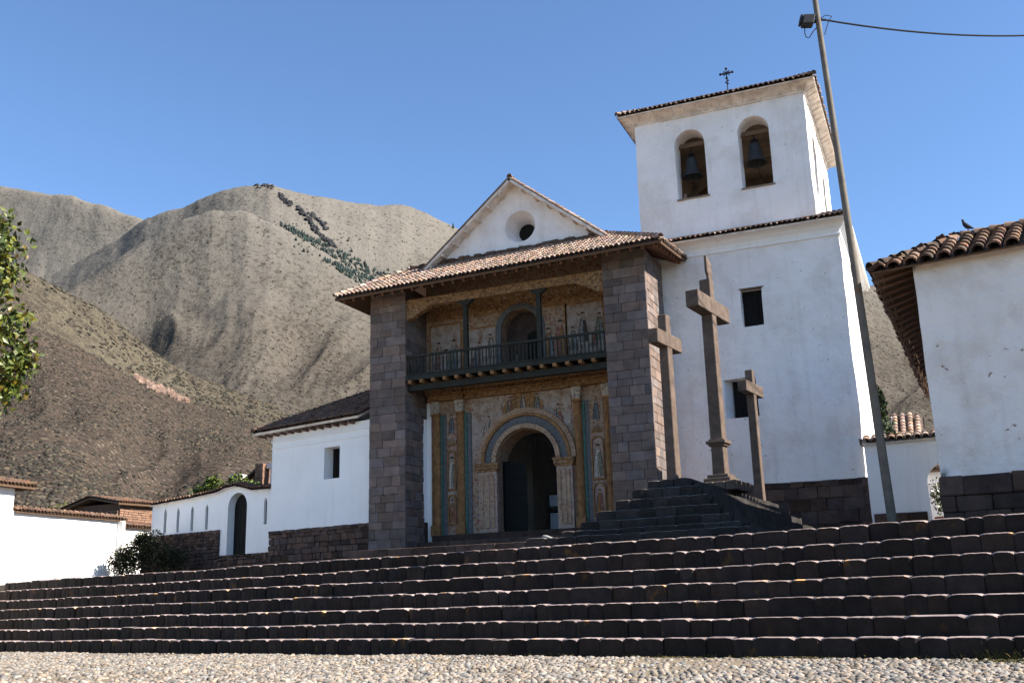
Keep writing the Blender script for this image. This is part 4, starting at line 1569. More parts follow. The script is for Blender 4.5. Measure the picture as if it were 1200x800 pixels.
# iron cross
mb = MB()
cx, cy, cz = AP.x, AP.y, 20.3
mb.tube([(cx, cy, cz-.1), (cx, cy, 21.6)], .022, 6)
mb.tube([(cx-.27, cy, 21.36), (cx+.27, cy, 21.36)], .026, 6)
for px_, pz_ in ((cx-.24, 21.36), (cx+.24, 21.36), (cx, 21.56), (cx, 21.14), (cx-.12, 21.36), (cx+.12, 21.36)):
    mb.lathe([(.0, -.07), (.055, -.02), (.055, .02), (0, .07)], (px_, cy, pz_), 8)
for q in range(4):
    sx, sz = (1 if q % 2 else -1), (1 if q > 1 else -1)
    mb.tube([(cx+sx*.02, cy, 21.36+sz*.02), (cx+sx*.11, cy, 21.36+sz*.11)], .018, 5)
for zz, dx in ((20.98, -.05), (21.05, .05), (20.92, .04)):
    mb.tube([(cx, cy, zz-.08), (cx+dx, cy, zz), (cx+dx*1.5, cy, zz-.03)], .025, 5)
mb.build('iron_cross', M['iron'], tw, smooth=True)

def bell(name, label, x, y, ztop, h, rm):
    b = thing(name, label, 'bell', (x, y, ztop), 'bells hanging in the tower openings')
    mb = MB()
    pr = [(0, 0), (.42*rm, 0), (.52*rm, -.06*h), (.56*rm, -.25*h), (.62*rm, -.5*h), (.74*rm, -.75*h), (.92*rm, -.93*h), (rm, -h), (.93*rm, -h), (.8*rm, -.88*h), (.5*rm, -.3*h), (0, -.15*h)]
    mb.lathe(pr, (x, y, ztop), 24)
    mb.build('bell_body', M['bronze'], b, smooth=True)
    mb = MB()
    for q in range(4):
        a = PI*q/4
        mb.tube([(x+.10*math.cos(a), y+.10*math.sin(a), ztop-.02), (x+.11*math.cos(a), y+.11*math.sin(a), ztop+.14), (x, y, ztop+.22), (x-.11*math.cos(a), y-.11*math.sin(a), ztop+.14), (x-.10*math.cos(a), y-.10*math.sin(a), ztop-.02)], .026, 6)
    mb.tube([(x, y, ztop+.2), (x, y, 17.1)], .03, 6)
    mb.build('crown', M['iron'], b, smooth=True)
    mb = MB()
    mb.tube([(x, y, ztop-.2*h), (x+.03, y, ztop-h-.06)], .018, 6)
    mb.lathe([(0, -.06), (.05, -.03), (.05, .03), (0, .06)], (x+.03, y, ztop-h-.05), 8)
    mb.tube([(x+.03, y, ztop-h-.1), (x+.10, y+.1, ztop-h-.5), (x+.28, y+.2, ztop-h-.75)], .010, 5)
    mb.build('clapper', M['iron'], b)
bell('church_bell', 'slender dark bronze bell hanging low in the left arched opening of the tower', -6.98, 34.35, 16.62, .74, .37)
bell('church_bell', 'wide dark bronze bell hanging higher in the right arched opening of the tower', -4.68, 34.35, 16.70, .74, .40)

# ------------------------------------------------------------------ side chapel (left annex)
KA = .9345
AN = Vector((-18.765, 31.40, 0))
ad = Vector((math.cos(R(168.5)), math.sin(R(168.5)), 0))*KA
ZU = Vector((0, 0, KA))
Z0 = Vector((0, 0, EYE*(1-KA)))
ain = Vector((-ad.y, ad.x, 0))
if ain.y < 0:
    ain = -ain
def AP_(s_, d_, z=0):
    return AN + ad*s_ + ain*d_ + Z0 + ZU*z
sc = thing('side_chapel', 'low whitewashed side chapel with one small window and tiled hip roof, left of the porch', 'chapel', AP_(2.6, 0, 2.9))
def obox_mb(s0, s1, d0, d1, z0, z1, grid=None):
    m_ = MB()
    m_.obox(AN+Z0, ad, ain, ZU, s0, s1, d0, d1, z0, z1)
    return m_
cw = obox_mb(1.50, 2.34, -.3, .55, 5.95, 7.2)
wl = obox_mb(-1.6, 5.32, 0, 9, 4.1, 8.05)
solid('chapel_wall', [wl], [cw], M['white_clean'], sc, amp=0)
mb = MB()
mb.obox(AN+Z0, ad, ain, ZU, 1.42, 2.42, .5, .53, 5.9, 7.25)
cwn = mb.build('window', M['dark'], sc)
mb = MB()
for k in range(1, 4):
    p = AP_(1.5+.84*k/4, .47)
    mb.tube([(p.x, p.y, 5.62), (p.x, p.y, 6.8)], .012, 5)
mb.build('window_bar', M['iron'], cwn)
mb = MB()
for z0, z1, o_ in ((7.42, 7.50, .03), (7.72, 7.80, .05)):
    mb.obox(AN+Z0, ad, ain, ZU, -1.6, 5.32+o_, -o_, .05, z0, z1)
mb.build('string_course', M['white_clean'], sc, bevel=.015)
mb = MB()
mb.obox(AN+Z0, ad, ain, ZU, -1.6, 5.3, .06, 8.9, 2.3, 4.1, (.5, .5, .5))
ashlar(mb, AP_(5.36, -.05, 2.4), -ad.normalized(), -ain.normalized(), 5.3, 1.6, depth=.2, ch=(.12, .26), bw=(.16, .5), jit=.02, lo=.5, hi=1.4, warm=.12)
mb.build('stone_plinth', M['darkstone'], sc, bevel=.02)
ct, cs = MB(), MB()
rz, ez = 10.35, 8.16
pt = lambda s_, d_, z: AP_(s_, d_, z)
slope(ct, cs, pt(6.15, -.42, ez), pt(.2, -.42, ez+.05), pt(.2, 4.0, rz+.05), pt(2.2, 4.0, rz))
slope(ct, cs, pt(6.15, 9, ez), pt(6.15, -.42, ez), pt(2.2, 4.0, rz), pt(2.2, 5.0, rz))
slope(ct, cs, pt(.2, 9.4, ez), pt(6.15, 9.4, ez), pt(2.2, 5.0, rz), pt(.2, 5.0, rz))
ridge_caps(ct, pt(6.15, -.42, ez+.07), pt(2.2, 4.0, rz+.07))
cr = ct.build('chapel_roof', M['oldtile'], sc)
cs.build('eave_board', M['cornice'], cr)
k = 5.75
while k > .3:
    mb = MB()
    mb.obox(AN+Z0, ad, ain, ZU, k, k+.07, -.38, .05, ez-.20, ez-.11)
    mb.build('rafter', M['rafter'], cr)
    k -= .42

# ------------------------------------------------------------------ arcade wall with the green door
aw = thing('courtyard_wall', 'curving white courtyard wall with narrow slits and an arched green door', 'wall', AP_(9.5, .6, 3.0))
def WP(s_, d_, z=0):
    return AP_(s_, .6+d_, z)
wo_ = WP(0, 0)
top = [(5.34, 5.92), (7.0, 5.98), (7.6, 6.14), (8.1, 6.24), (8.7, 6.20), (9.3, 6.06), (10.8, 5.96), (12.2, 5.90), (13.8, 5.83)]
poly_ = [(5.34, 3.35), (9.05, 3.35), (9.05, 4.45), (13.8, 4.42)] + top[::-1]
wmb = MB()
fnw = lambda a, b, d: wo_ + ad*a + ain*d + ZU*b
wmb.prism(poly_, fnw, 0, .55)
cs_ = []
c = MB()
c.prism(arch_poly(7.42, 8.62, 3.0, 5.35, 12), fnw, -.2, .40)
cs_.append(c)
SL = (6.28, 10.0, 10.98, 11.95, 12.85)
for s_ in SL:
    c = MB()
    c.prism([(s_-.09, 4.5), (s_+.09, 4.5), (s_+.09, 5.45), (s_, 5.62), (s_-.09, 5.45)], fnw, -.2, .13)
    cs_.append(c)
solid('wall', [wmb], cs_, M['white_clean'], aw, amp=0)
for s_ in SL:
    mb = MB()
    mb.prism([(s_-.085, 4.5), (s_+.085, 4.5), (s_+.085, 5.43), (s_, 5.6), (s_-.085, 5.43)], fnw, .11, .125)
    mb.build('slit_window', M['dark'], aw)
mb = MB()
mb.prism(arch_poly(7.44, 8.60, 3.3, 5.35, 12), fnw, .36, .395)
dd_ = mb.build('arched_door', M['greendoor'], aw)
mb = MB()
for q in range(1, 6):
    mb.prism([(7.44+q*.195-.012, 3.4), (7.44+q*.195+.012, 3.4), (7.44+q*.195+.012, 5.6), (7.44+q*.195-.012, 5.6)], fnw, .345, .36)
mb.build('door_batten', M['greendoor'], dd_)
mb = MB()
tl_ = MB()
for (a0, z0), (a1, z1) in zip(top[:-1], top[1:]):
    P0, P1 = wo_+ad*a1+ZU*z1, wo_+ad*a0+ZU*z0
    slope(tl_, mb, P0-ain*.16, P1-ain*.16, P1+ain*.28+Vector((0, 0, .13)), P0+ain*.28+Vector((0, 0, .13)), th=.05, course=.2, tl=.3)
    slope(tl_, mb, P1+ain*.7, P0+ain*.7, P0+ain*.28+Vector((0, 0, .13)), P1+ain*.28+Vector((0, 0, .13)), th=.05, course=.2, tl=.3)
co_t = tl_.build('tile_coping', M['oldtile'], aw)
mb.build('coping_bed', M['cornice'], co_t)
mb = MB()
mb.obox(wo_, ad, ain, ZU, 9.1, 14.3, -.08, .5, 2.3, 4.4, (.6, .6, .6))
ashlar(mb, WP(14.3, -.14, 2.4), -ad.normalized(), -ain.normalized(), 4.9, 1.9, depth=.2, ch=(.09, .2), bw=(.12, .38), jit=.025, lo=.5, hi=1.5, warm=.12, gap=.016)
ashlar(mb, WP(9.1, -.10, 2.4), -ad.normalized(), -ain.normalized(), 3.5, .88, depth=.2, ch=(.09, .2), bw=(.12, .38), jit=.025, lo=.5, hi=1.5, warm=.12, gap=.016)
mb.build('rubble_base', M['darkstone'], aw, bevel=.02)

# ------------------------------------------------------------------ left white wall and house end
XW = -32.0
lw = thing('boundary_wall', 'blank sunlit white wall with tile coping at the left end of the steps', 'wall', (XW, 31, 2.2))
solid('wall', [(XW-.5, XW, 27.972, 33.457, 1.6, 4.867)], [], M['white_clean'], lw, .4, .02)
tl_, mb = MB(), MB()
za, zb_ = 4.867, 4.987
ya, yb2 = 28.028, 33.600
slope(tl_, mb, (XW+.16, ya, za), (XW+.16, yb2, za), (XW-.25, yb2, zb_), (XW-.25, ya, zb_), th=.05, course=.2, tl=.3)
slope(tl_, mb, (XW-.66, yb2, za), (XW-.66, ya, za), (XW-.25, ya, zb_), (XW-.25, yb2, zb_), th=.05, course=.2, tl=.3)
ridge_caps(tl_, (XW-.25, ya, zb_+.02), (XW-.25, yb2, zb_+.04), r=.08)
c_ = tl_.build('tile_coping', M['oldtile'], lw)
mb.build('coping_bed', M['soffit'], c_)
mb = MB()
mb.prism([(0, 1.6), (.42, 1.6), (.30, za-.05), (0, za-.05)], lambda a, b, d: (XW+a, d, b), 33.28, 33.44)
mb.build('shade_fin', M['white'], lw, bevel=.03)  # thin fin added so its shaded side draws a dark strip at the wall end

hs = thing('corner_house', 'white house end with a tiled hip roof at the far left edge', 'house', (-34, 24, 2.2))
solid('wall', [(-38, XW+.01, 19, 27.972, 1.6, 5.695)], [], M['white_clean'], hs, .5, .015)
tl_, mb = MB(), MB()
ex, ey, ez_ = XW+.38, 28.634, 5.783
ra_, rb_ = Vector((XW-3, ey-2.8, ez_+.75)), Vector((XW-3, 21, ez_+.75))
slope(tl_, mb, (ex, 18.5, ez_), (ex, ey, ez_), ra_, rb_)
slope(tl_, mb, (ex, ey, ez_), (-38.5, ey, ez_), ra_, ra_)
slope(tl_, mb, (-38.5, ey, ez_), (-38.5, 18.5, ez_), rb_, ra_)
ridge_caps(tl_, (ex, ey, ez_+.07), ra_+Vector((0, 0, .07)))
c_ = tl_.build('roof', M['oldtile'], hs)
mb.build('eave_board', M['soffit'], c_)

lw2 = thing('garden_wall', 'short white garden wall with tiles behind the dark bush', 'wall', (-33.6, 35.3, 2.6))
solid('wall', [(-34.1, -33.6, 33.6, 37.0, 2.3, 4.78)], [], M['white_clean'], lw2, .4, .02)
tl_, mb = MB(), MB()
slope(tl_, mb, (-33.42, 33.5, 4.80), (-33.42, 37.0, 4.80), (-33.85, 37.0, 5.0), (-33.85, 33.5, 5.0), th=.05, course=.2, tl=.3)
c_ = tl_.build('tile_coping', M['oldtile'], lw2)
mb.build('coping_bed', M['soffit'], c_)

# brick house behind
bh = thing('brick_house', 'small reddish adobe brick house with a tiled roof behind the left walls', 'house', (-38, 38.5, 2.6))
mb = MB()
mb.box(-40, -36.1, 37.6, 39.95, 2.4, 6.15, (.7, .7, .7))
ashlar(mb, (-36.0, 37.55, 2.6), (0, 1, 0), (1, 0, 0), 2.42, 3.6, depth=.15, ch=(.10, .13), bw=(.24, .36), jit=.006, lo=.8, hi=1.25, warm=.05, gap=.022)
ashlar(mb, (-40.0, 37.5, 2.6), (1, 0, 0), (0, -1, 0), 3.9, 3.3, depth=.15, ch=(.10, .13), bw=(.24, .36), jit=.006, lo=.7, hi=1.2, warm=.05, gap=.022)
mb.build('wall', M['brick'], bh)
tl_, mb = MB(), MB()
slope(tl_, mb, (-35.75, 37.2, 6.16), (-35.75, 40.3, 6.24), (-37.6, 40.3, 6.60), (-37.6, 37.2, 6.52))
slope(tl_, mb, (-40.4, 40.3, 5.8), (-40.4, 37.2, 5.75), (-37.6, 37.2, 6.52), (-37.6, 40.3, 6.60))
tl_.build('roof', M['oldtile'], bh)
mb.build('roof_board', M['soffit'], bh)

# unfinished brick building behind the courtyard wall
ub = thing('unfinished_building', 'half built brick building with white posts rising behind the courtyard wall', 'building', (-33, 43.5, 2.8))
mb = MB()
mb.prism([(-36.3, 2.7), (-31.9, 2.7), (-31.9, 8.1), (-32.4, 8.0), (-33.2, 7.45), (-34.6, 7.25), (-36.3, 6.8)], XZ, 43.3, 43.6, (.7, .7, .7))
mb.box(-32.3, -31.95, 42.95, 43.8, 6.4, 8.3, (.75, .7, .7))
ashlar(mb, (-31.9, 42.9, 6.6), (0, 1, 0), (1, 0, 0), .9, 1.75, depth=.08, ch=(.10, .13), bw=(.24, .3), jit=.006, lo=.9, hi=1.3, gap=.02)
ashlar(mb, (-32.35, 42.9, 6.6), (1, 0, 0), (0, -1, 0), .5, 1.75, depth=.1, ch=(.10, .13), bw=(.24, .3), jit=.006, lo=.8, hi=1.2, gap=.02)
mb.build('brick_wall', M['brick'], ub)
mb = MB()
mb.box(-34.0, -33.25, 43.0, 43.7, 7.25, 7.9)
mb.build('capped_pier', M['concrete'], ub)
mb = MB()
mb.prism([(-36.4, 6.85), (-34.6, 7.3), (-34.6, 7.42), (-36.4, 6.98)], XZ, 42.9, 43.7)
mb.build('wall_cap', M['darkstone'], ub)
mb = MB()
mb.prism([(-33.2, 7.5), (-32.3, 8.08), (-32.3, 8.2), (-33.2, 7.62)], XZ, 43.0, 43.7)
mb.build('wall_cap', M['darkstone'], ub)
mb = MB()
mb.box(-31.62, -31.40, 43.2, 43.5, 6.6, 8.10)
mb.box(-31.84, -30.4, 43.17, 43.53, 8.10, 8.36)
mb.build('white_frame', M['concrete'], ub)

# ------------------------------------------------------------------ shrubs
def shrub(name, label, blobs, size, n, tints, cat='bush', m='bushleaf', stems=True, group=None):
    cx = sum(b[0][0] for b in blobs)/len(blobs)
    cy = sum(b[0][1] for b in blobs)/len(blobs)
    zb = min(b[0][2]-b[1][2] for b in blobs)
    t = thing(name, label, cat, (cx, cy, zb), group)
    mb = MB()
    for c_, r_ in blobs:
        leaves(mb, blob_pts(c_, r_, n, .35), size, tints)
    mb.build('foliage', M[m], t, recalc=False)
    if stems:
        mb = MB()
        for c_, r_ in blobs:
            mb.tube([(c_[0]*.6+cx*.4, c_[1]*.6+cy*.4, zb-.2), (c_[0], c_[1], c_[2]+r_[2]*.5)], [.03, .01], 5)
        mb.build('stem', M['bark'], t)
    return t
DK = [(.4, .4, .36), (.6, .55, .45), (.3, .33, .3), (.85, .75, .55)]
YG = [(1.6, 2.0, 1.0), (2.2, 2.4, .9), (1.1, 1.5, .8), (2.6, 2.6, 1.2)]
shrub('dark_bush', 'dark leafy bush against the rubble foot of the courtyard wall',
      [((-31.0, 32.7, 3.1), (.7, .55, .6)), ((-30.5, 32.7, 3.25), (.8, .6, .8)), ((-29.6, 32.8, 3.4), (.85, .55, .95)), ((-28.5, 32.6, 3.1), (.85, .55, .55)), ((-30.1, 32.8, 3.85), (.45, .45, .42))], .10, 1500, DK)
shrub('yellow_shrub', 'rounded yellow green shrub on the hill foot behind the left wall',
      [((-45.5, 43.5, 6.6), (1.3, 1.0, .7)), ((-44.6, 44.6, 6.4), (1.0, 1.0, .5)), ((-46.4, 42.8, 6.3), (1.0, 1.0, .5))], .16, 420, [(2.2, 2.0, .9), (1.6, 1.6, .8), (2.6, 2.4, 1.1)])
shrub('green_vine', 'bright green leafy vine over the courtyard wall left of the door',
      [((-34.2, 42.2, 7.25), (.75, .5, .5)), ((-35.0, 42.2, 7.05), (.6, .5, .4)), ((-34.5, 42.2, 7.5), (.35, .35, .3))], .2, 230, YG)
shrub('green_vine', 'bright green leafy vine between the white capped pier and the brick gable',
      [((-32.95, 42.2, 7.5), (.45, .4, .38)), ((-32.4, 42.2, 7.2), (.4, .4, .3)), ((-31.9, 42.2, 7.15), (.35, .3, .2))], .2, 170, YG)
ag = thing('agave', 'spiky grey green agave behind the courtyard wall coping', 'agave', (-35.7, 42.6, 6.2))
mb = MB()
for k in range(22):
    a, el_ = rng.uniform(0, 2*PI), rng.uniform(.3, 1.4)
    d = Vector((math.cos(a)*math.cos(el_), math.sin(a)*math.cos(el_), math.sin(el_)))
    p = Vector((-35.7, 42.6, 6.5))
    sd2 = d.cross(Vector((0, 0, 1))).normalized()*.06
    mb.add([p-sd2, p+sd2, p+d*.6+sd2*.9, p+d*1.15, p+d*.6-sd2*.9], [(0, 1, 2, 3, 4)], (1.6, 2.0, 1.9))
mb.build('leaf_rosette', M['bushleaf'], ag, recalc=False)
shrub('green_vine', 'yellow tinted shrub low beside the agave on the wall top',
      [((-36.2, 42.4, 6.5), (.5, .4, .35))], .15, 160, YG)

# ------------------------------------------------------------------ tree at the left edge
tr = thing('leafy_tree', 'broad leafy tree reaching into the frame at the left edge', 'tree', (-13.6, 8.2, 0))
mb = MB()
mb.tube([(-13.6, 8.2, -.1), (-13.55, 8.25, 1.2), (-13.7, 8.3, 2.4), (-13.6, 8.4, 3.6), (-13.5, 8.3, 5.2)], [.26, .21, .18, .15, .08], 10)
tips = []
for k in range(26):
    a = 2*PI*k/26*2.4 + rng.uniform(-.3, .3)
    z0 = rng.uniform(2.2, 4.8)
    L_ = rng.uniform(1.3, 2.4)*(1.0 - .3*abs(z0-3.7)/1.6)
    p0 = Vector((-13.6, 8.35, z0))
    p2 = p0 + Vector((math.cos(a)*L_, math.sin(a)*L_, rng.uniform(.2, 1.2)))
    p1 = (p0+p2)/2 + Vector((0, 0, rng.uniform(.05, .3)))
    mb.tube([p0, p1, p2], [.06, .035, .012], 6)
    tips += [p1, p2, (p1+p2)/2]
mb.build('trunk', M['bark'], tr, smooth=True)
mb = MB()
LT = [(1, 1, 1), (.6, .75, .6), (1.5, 1.45, .9), (.45, .55, .5), (1, 1.1, .8), (1.9, 1.6, .8), (1.2, 1.2, .8), (1.7, .9, .5)]
for p in tips:
    leaves(mb, blob_pts(p, (.5, .5, .42), 150, .1), .10, LT, .6)
# twigs seen against the sky and the hill
for px_, py_, D_ in ((10, 262, 13.2), (25, 285, 13.4), (12, 300, 13), (20, 320, 13.2), (8, 345, 13), (30, 372, 13.3), (20, 392, 13), (36, 408, 13.2), (26, 425, 13.1), (40, 428, 13.2), (14, 440, 13), (8, 462, 13), (24, 452, 13.1), (2, 280, 12.6), (2, 330, 12.6), (2, 385, 12.6), (2, 425, 12.6)):
    d = CR @ np.array([(px_-12-600)/1190., -(py_-400)/1190., -1.])
    d = d/(-d[0]*math.sin(YAW)+d[1]*math.cos(YAW))
    c_ = Vector((0, 0, EYE)) + Vector(d)*D_
    leaves(mb, blob_pts(c_, (.26, .28, .24), 150, .05), .095, LT, .62)
mb.build('crown', M['leaf'], tr, recalc=False)

# ------------------------------------------------------------------ calvary: pedestal and three crosses
RA = R(-5)
ru, rv = Vector((math.cos(RA), math.sin(RA), 0)), Vector((-math.sin(RA), math.cos(RA), 0))   # across, along the row
PC = Vector((-5.88, 23.35, 0))
pd_ = thing('stepped_pedestal', 'dark stepped stone pedestal carrying the three crosses', 'pedestal', (PC.x, PC.y+3, 2.2))
ztop = [3.71, 3.49, 3.25, 3.0, 2.76, 2.55, 2.42]
xl = [.50, .80, 1.12, 1.50, 1.78, 2.14, 2.9]
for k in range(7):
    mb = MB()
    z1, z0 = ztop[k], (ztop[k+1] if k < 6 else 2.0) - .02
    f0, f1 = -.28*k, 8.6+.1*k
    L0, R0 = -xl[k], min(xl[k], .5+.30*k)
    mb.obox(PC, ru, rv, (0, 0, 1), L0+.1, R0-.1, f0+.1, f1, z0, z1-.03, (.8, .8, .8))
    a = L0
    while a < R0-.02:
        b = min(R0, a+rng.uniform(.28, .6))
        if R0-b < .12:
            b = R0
        worn_lit_block(mb, a+.004, b-.004, f0+rng.uniform(-.012, .012), z0, z1+rng.uniform(-.008, .008), .45, shade(.7, 1.4), (7, 6.8, 6.6), ru, rv, PC, .5)  # tier edges get their lit line from the pale tint
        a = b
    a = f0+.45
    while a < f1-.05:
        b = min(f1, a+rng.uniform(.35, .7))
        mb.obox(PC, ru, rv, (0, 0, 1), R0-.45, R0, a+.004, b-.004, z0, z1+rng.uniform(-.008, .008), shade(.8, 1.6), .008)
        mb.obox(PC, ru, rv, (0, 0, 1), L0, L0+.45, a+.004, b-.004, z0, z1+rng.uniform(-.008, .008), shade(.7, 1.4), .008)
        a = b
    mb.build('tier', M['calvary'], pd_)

CA = R(81)
cu, cn = Vector((math.cos(CA), math.sin(CA), 0)), Vector((math.sin(CA), -math.cos(CA), 0))    # along the arm, broad face normal
def cross(label, x, y, z0, zt, za, half, ah, sw, sd, crown=False, lean=0):
    t = thing('stone_cross', label, 'cross', (x, y, z0), 'stone crosses on the stepped pedestal')
    o_ = Vector((x, y, 0))
    mb = MB()
    w, d = sw/2, sd/2
    P = []
    for z, k in ((z0, 1.06), (z0+.5, 1.0), (za, .93), (zt, .90)):
        for a, b in ((-w*k, -d*k), (w*k, -d*k), (w*k, d*k), (-w*k, d*k)):
            P.append(o_ + cu*a + cn*b + Vector((0, 0, z)))
    F = [(q*4+j, q*4+(j+1) % 4, (q+1)*4+(j+1) % 4, (q+1)*4+j) for q in range(3) for j in range(4)] + [(12, 13, 14, 15), (3, 2, 1, 0)]
    mb.add(P, F)
    mb.build('shaft', M['crossstone'], t, bevel=.015)
    mb = MB()
    mb.obox(o_, cu, cn, (0, 0, 1), -half, half, -d*1.06, d*1.06, za-ah/2, za+ah/2)
    mb.build('arm', M['crossstone'], t, bevel=.015)
    if crown:
        mb = MB()
        for zz, e_, h_ in ((z0-.02, .20, .14), (z0+.12, .12, .10), (z0+.98, .05, .06), (z0+1.04, .10, .09), (z0+1.13, .04, .05)):
            mb.obox(o_, cu, cn, (0, 0, 1), -w-e_, w+e_, -d-e_, d+e_, zz, zz+h_)
            if e_ in (.12, .04):
                mb.build('base_moulding' if e_ == .12 else 'neck_moulding', M['crossstone'], t, bevel=.02, bseg=2)
                mb = MB()
        mb.add([o_+cu*a+cn*b+Vector((0, 0, z)) for a, b, z in ((-.16, d*.40, zt-.02), (.12, d*.40, zt-.02), (.12, d*.40, zt+.48), (-.24, d*.40, zt+.66), (-.24, d*.40, zt+.16), (-.16, d*.40, zt+.10))] +
               [o_+cu*a+cn*b+Vector((0, 0, z)) for a, b, z in ((-.16, d*.86, zt-.02), (.12, d*.86, zt-.02), (.12, d*.86, zt+.48), (-.24, d*.86, zt+.66), (-.24, d*.86, zt+.16), (-.16, d*.86, zt+.10))],
               [(0, 1, 2, 3, 4, 5), (11, 10, 9, 8, 7, 6)] + [(k, 6+k, 6+(k+1) % 6, (k+1) % 6) for k in range(6)])
        mb.build('title_plaque', M['crossstone'], t, bevel=.012)
    return t
cross('brown stone cross nearest the porch pier, second tallest in the photo', -5.85, 23.90, 3.65, 7.82, 7.16, .74, .36, .30, .25)
cross('tallest brown stone cross with a plaque on top and a moulded base', -5.38, 27.2, 3.95, 9.62, 8.82, 1.18, .46, .33, .345, True)
cross('smallest looking stone cross in front of the barred tower window', -5.02, 31.0, 3.65, 7.76, 7.16, .78, .34, .23, .26)
mb = MB()
for q in range(4):
    for r_ in range(4):
        a, b = -.62+.31*q, -.62+.31*r_
        mb.obox((-5.38, 27.2, 0), cu, cn, (0, 0, 1), a+.005, a+.30, b+.005, b+.30, 3.70, 3.95, shade(.8, 1.3), .008)
tag(recenter(mb.build('cross_plinth', M['crossstone'], bevel=.02), (-5.38, 27.2, 3.7)), 'low square block plinth under the tallest stone cross', 'plinth')
mb = MB()
mb.obox((-8.7, 22.35, 2.44), Vector((.92, -.12, -.37)).normalized(), Vector((.13, .99, 0)), Vector((.37, 0, .92)), 0, .65, 0, .22, 0, .09)
tag(recenter(mb.build('loose_slab', M['slab'], bevel=.015), (-8.7, 22.35, 2.44)), 'pale loose stone slab lying on the lowest pedestal step before the door', 'slab')

# ------------------------------------------------------------------ right house
rh = thing('adobe_house', 'white plastered house with a dark stone base and mossy barrel tiles at the right edge', 'house', (2, 24, 2.4))
ha = R(169.6)
hd = Vector((-math.cos(ha), -math.sin(ha), 0))         # along the front to the right
hi_ = Vector((-hd.y, hd.x, 0))                          # inward
HC = Vector((0.0, 22.42, 0))
def HP(a, b, z):
    return HC + hd*a + hi_*b + Vector((0, 0, z))
wl = MB()
fl, fr, br_, bl_ = HP(0, 0, 0), HP(9, 0, 0), HP(9, 8.5, 0), Vector((.12, 31.0, 0))
NG = 26
P, F = [], []
nz_g = 14
for i in range(NG+1):
    for k in range(nz_g+1):
        p = fl.lerp(fr, i/NG)
        P.append((p.x, p.y, 3.22+(7.8-3.22)*k/nz_g))
for i in range(NG):
    for k in range(nz_g):
        F.append((i*(nz_g+1)+k, (i+1)*(nz_g+1)+k, (i+1)*(nz_g+1)+k+1, i*(nz_g+1)+k+1))
wl.add(P, F)
def ZT(p):
    return 6.55 if p is bl_ else (7.1 if p is br_ else 7.8)
for a, b in ((fr, br_), (br_, bl_), (bl_, fl)):
    wl.add([(a.x, a.y, 3.22), (b.x, b.y, 3.22), (b.x, b.y, ZT(b)), (a.x, a.y, ZT(a))], [(0, 1, 2, 3)])
bm = bmesh.new()
vv = [bm.verts.new(p) for p in wl.v]
for f in wl.f:
    bm.faces.new([vv[i] for i in f])
bmesh.ops.remove_doubles(bm, verts=bm.verts, dist=.001)
bmesh.ops.recalc_face_normals(bm, faces=bm.faces)
me = bpy.data.meshes.new('wall')
for v in bm.verts:
    d = noise.noise_vector(v.co*1.4)
    v.co += d*.02 - rh.location
bm.to_mesh(me)
bm.free()
M['adobewhite'] = mat('old_whitewash', (.76, .72, .68), .06, .9, (.54, .45, .38), 1.1, .48, .75, .7, .9, 3, .95, dist=.10, c3=(.22, .15, .115), s3=4.5, lo3=.675, hi3=.72, bright=True, streak=((.48, .39, .33), .54, .78, .30))
me.materials.append(M['adobewhite'])
me.polygons.foreach_set('use_smooth', [True]*len(me.polygons))
me.set_sharp_from_angle(angle=R(40))
o = bpy.data.objects.new('wall', me)
col.objects.link(o)
o.parent = rh
mb = MB()
mb.obox(HC, hd, hi_, (0, 0, 1), .0, 9, .06, 8, 2.2, 3.2, (.4, .4, .4))
ashlar(mb, HP(-.04, -.05, 2.2), hd, -hi_, 9, 1.03, depth=.2, ch=(.28, .42), bw=(.4, .9), jit=.018, lo=.45, hi=1.0, warm=.08)
ashlar(mb, HP(-.04, 8.4, 2.2), -hi_, -hd, 8.4, 1.03, depth=.2, ch=(.28, .42), bw=(.4, .9), jit=.018, lo=.45, hi=1.0, warm=.08)
mb.build('stone_base', M['darkstone'], rh, bevel=.025)
ht, hs2 = MB(), MB()
eL, eR = HP(-.80, -.32, 7.68), HP(9.4, -.32, 7.68)
rL, rR = HP(.85, 1.3, 8.52), HP(9.4, 1.3, 8.52)
lb = Vector((-.10, 32.2, 6.7))
rB = Vector((1.6, 32.2, 8.0))
kw = dict(pitch=.325, course=.34, r=.132, tl=.50)
slope(ht, hs2, eL, eR, rR, rL, th=.04, gap=.0, **kw)
slope(ht, hs2, lb, eL, rL, rB, th=.10, gap=.0, **kw)
slope(ht, hs2, HP(9.4, 10, 7.3), HP(2.0, 10, 7.3), rL, rR, th=.10, gap=.0, **kw)
ridge_caps(ht, eL+Vector((0, 0, .06)), rL+Vector((0, 0, .04)), r=.13, step=.30, tl=.42)
ridge_caps(ht, rL+Vector((0, 0, .04)), rR+Vector((0, 0, .04)), r=.13, step=.30, tl=.42)
hr = ht.build('roof', M['oldtile'], rh, smooth=True)
hs2.build('reed_soffit', M['soffit'], hr)
mb = MB()
for k in range(24):
    f = (k+.5)/24
    p = lb.lerp(eL, f)
    q = p + (rB.lerp(rL, f) - p)*.42
    d = (q-p).normalized()
    mb.tube([p+d*.02-Vector((0, 0, .16)), q-Vector((0, 0, .18))], .045, 6)
mb.build('rafter_poles', M['rafter'], hr)
mb = MB()
for k in range(130):
    f = rng.random()
    p = lb.lerp(eL, f) + Vector((rng.uniform(0, .25), 0, -.12))
    mb.tube([p, p+Vector((rng.uniform(-.06, .06), rng.uniform(-.06, .06), -rng.uniform(.05, .22)))], .008, 4)
tag(mb.build('reed_fringe', M['soffit'], hr), kind='stuff')

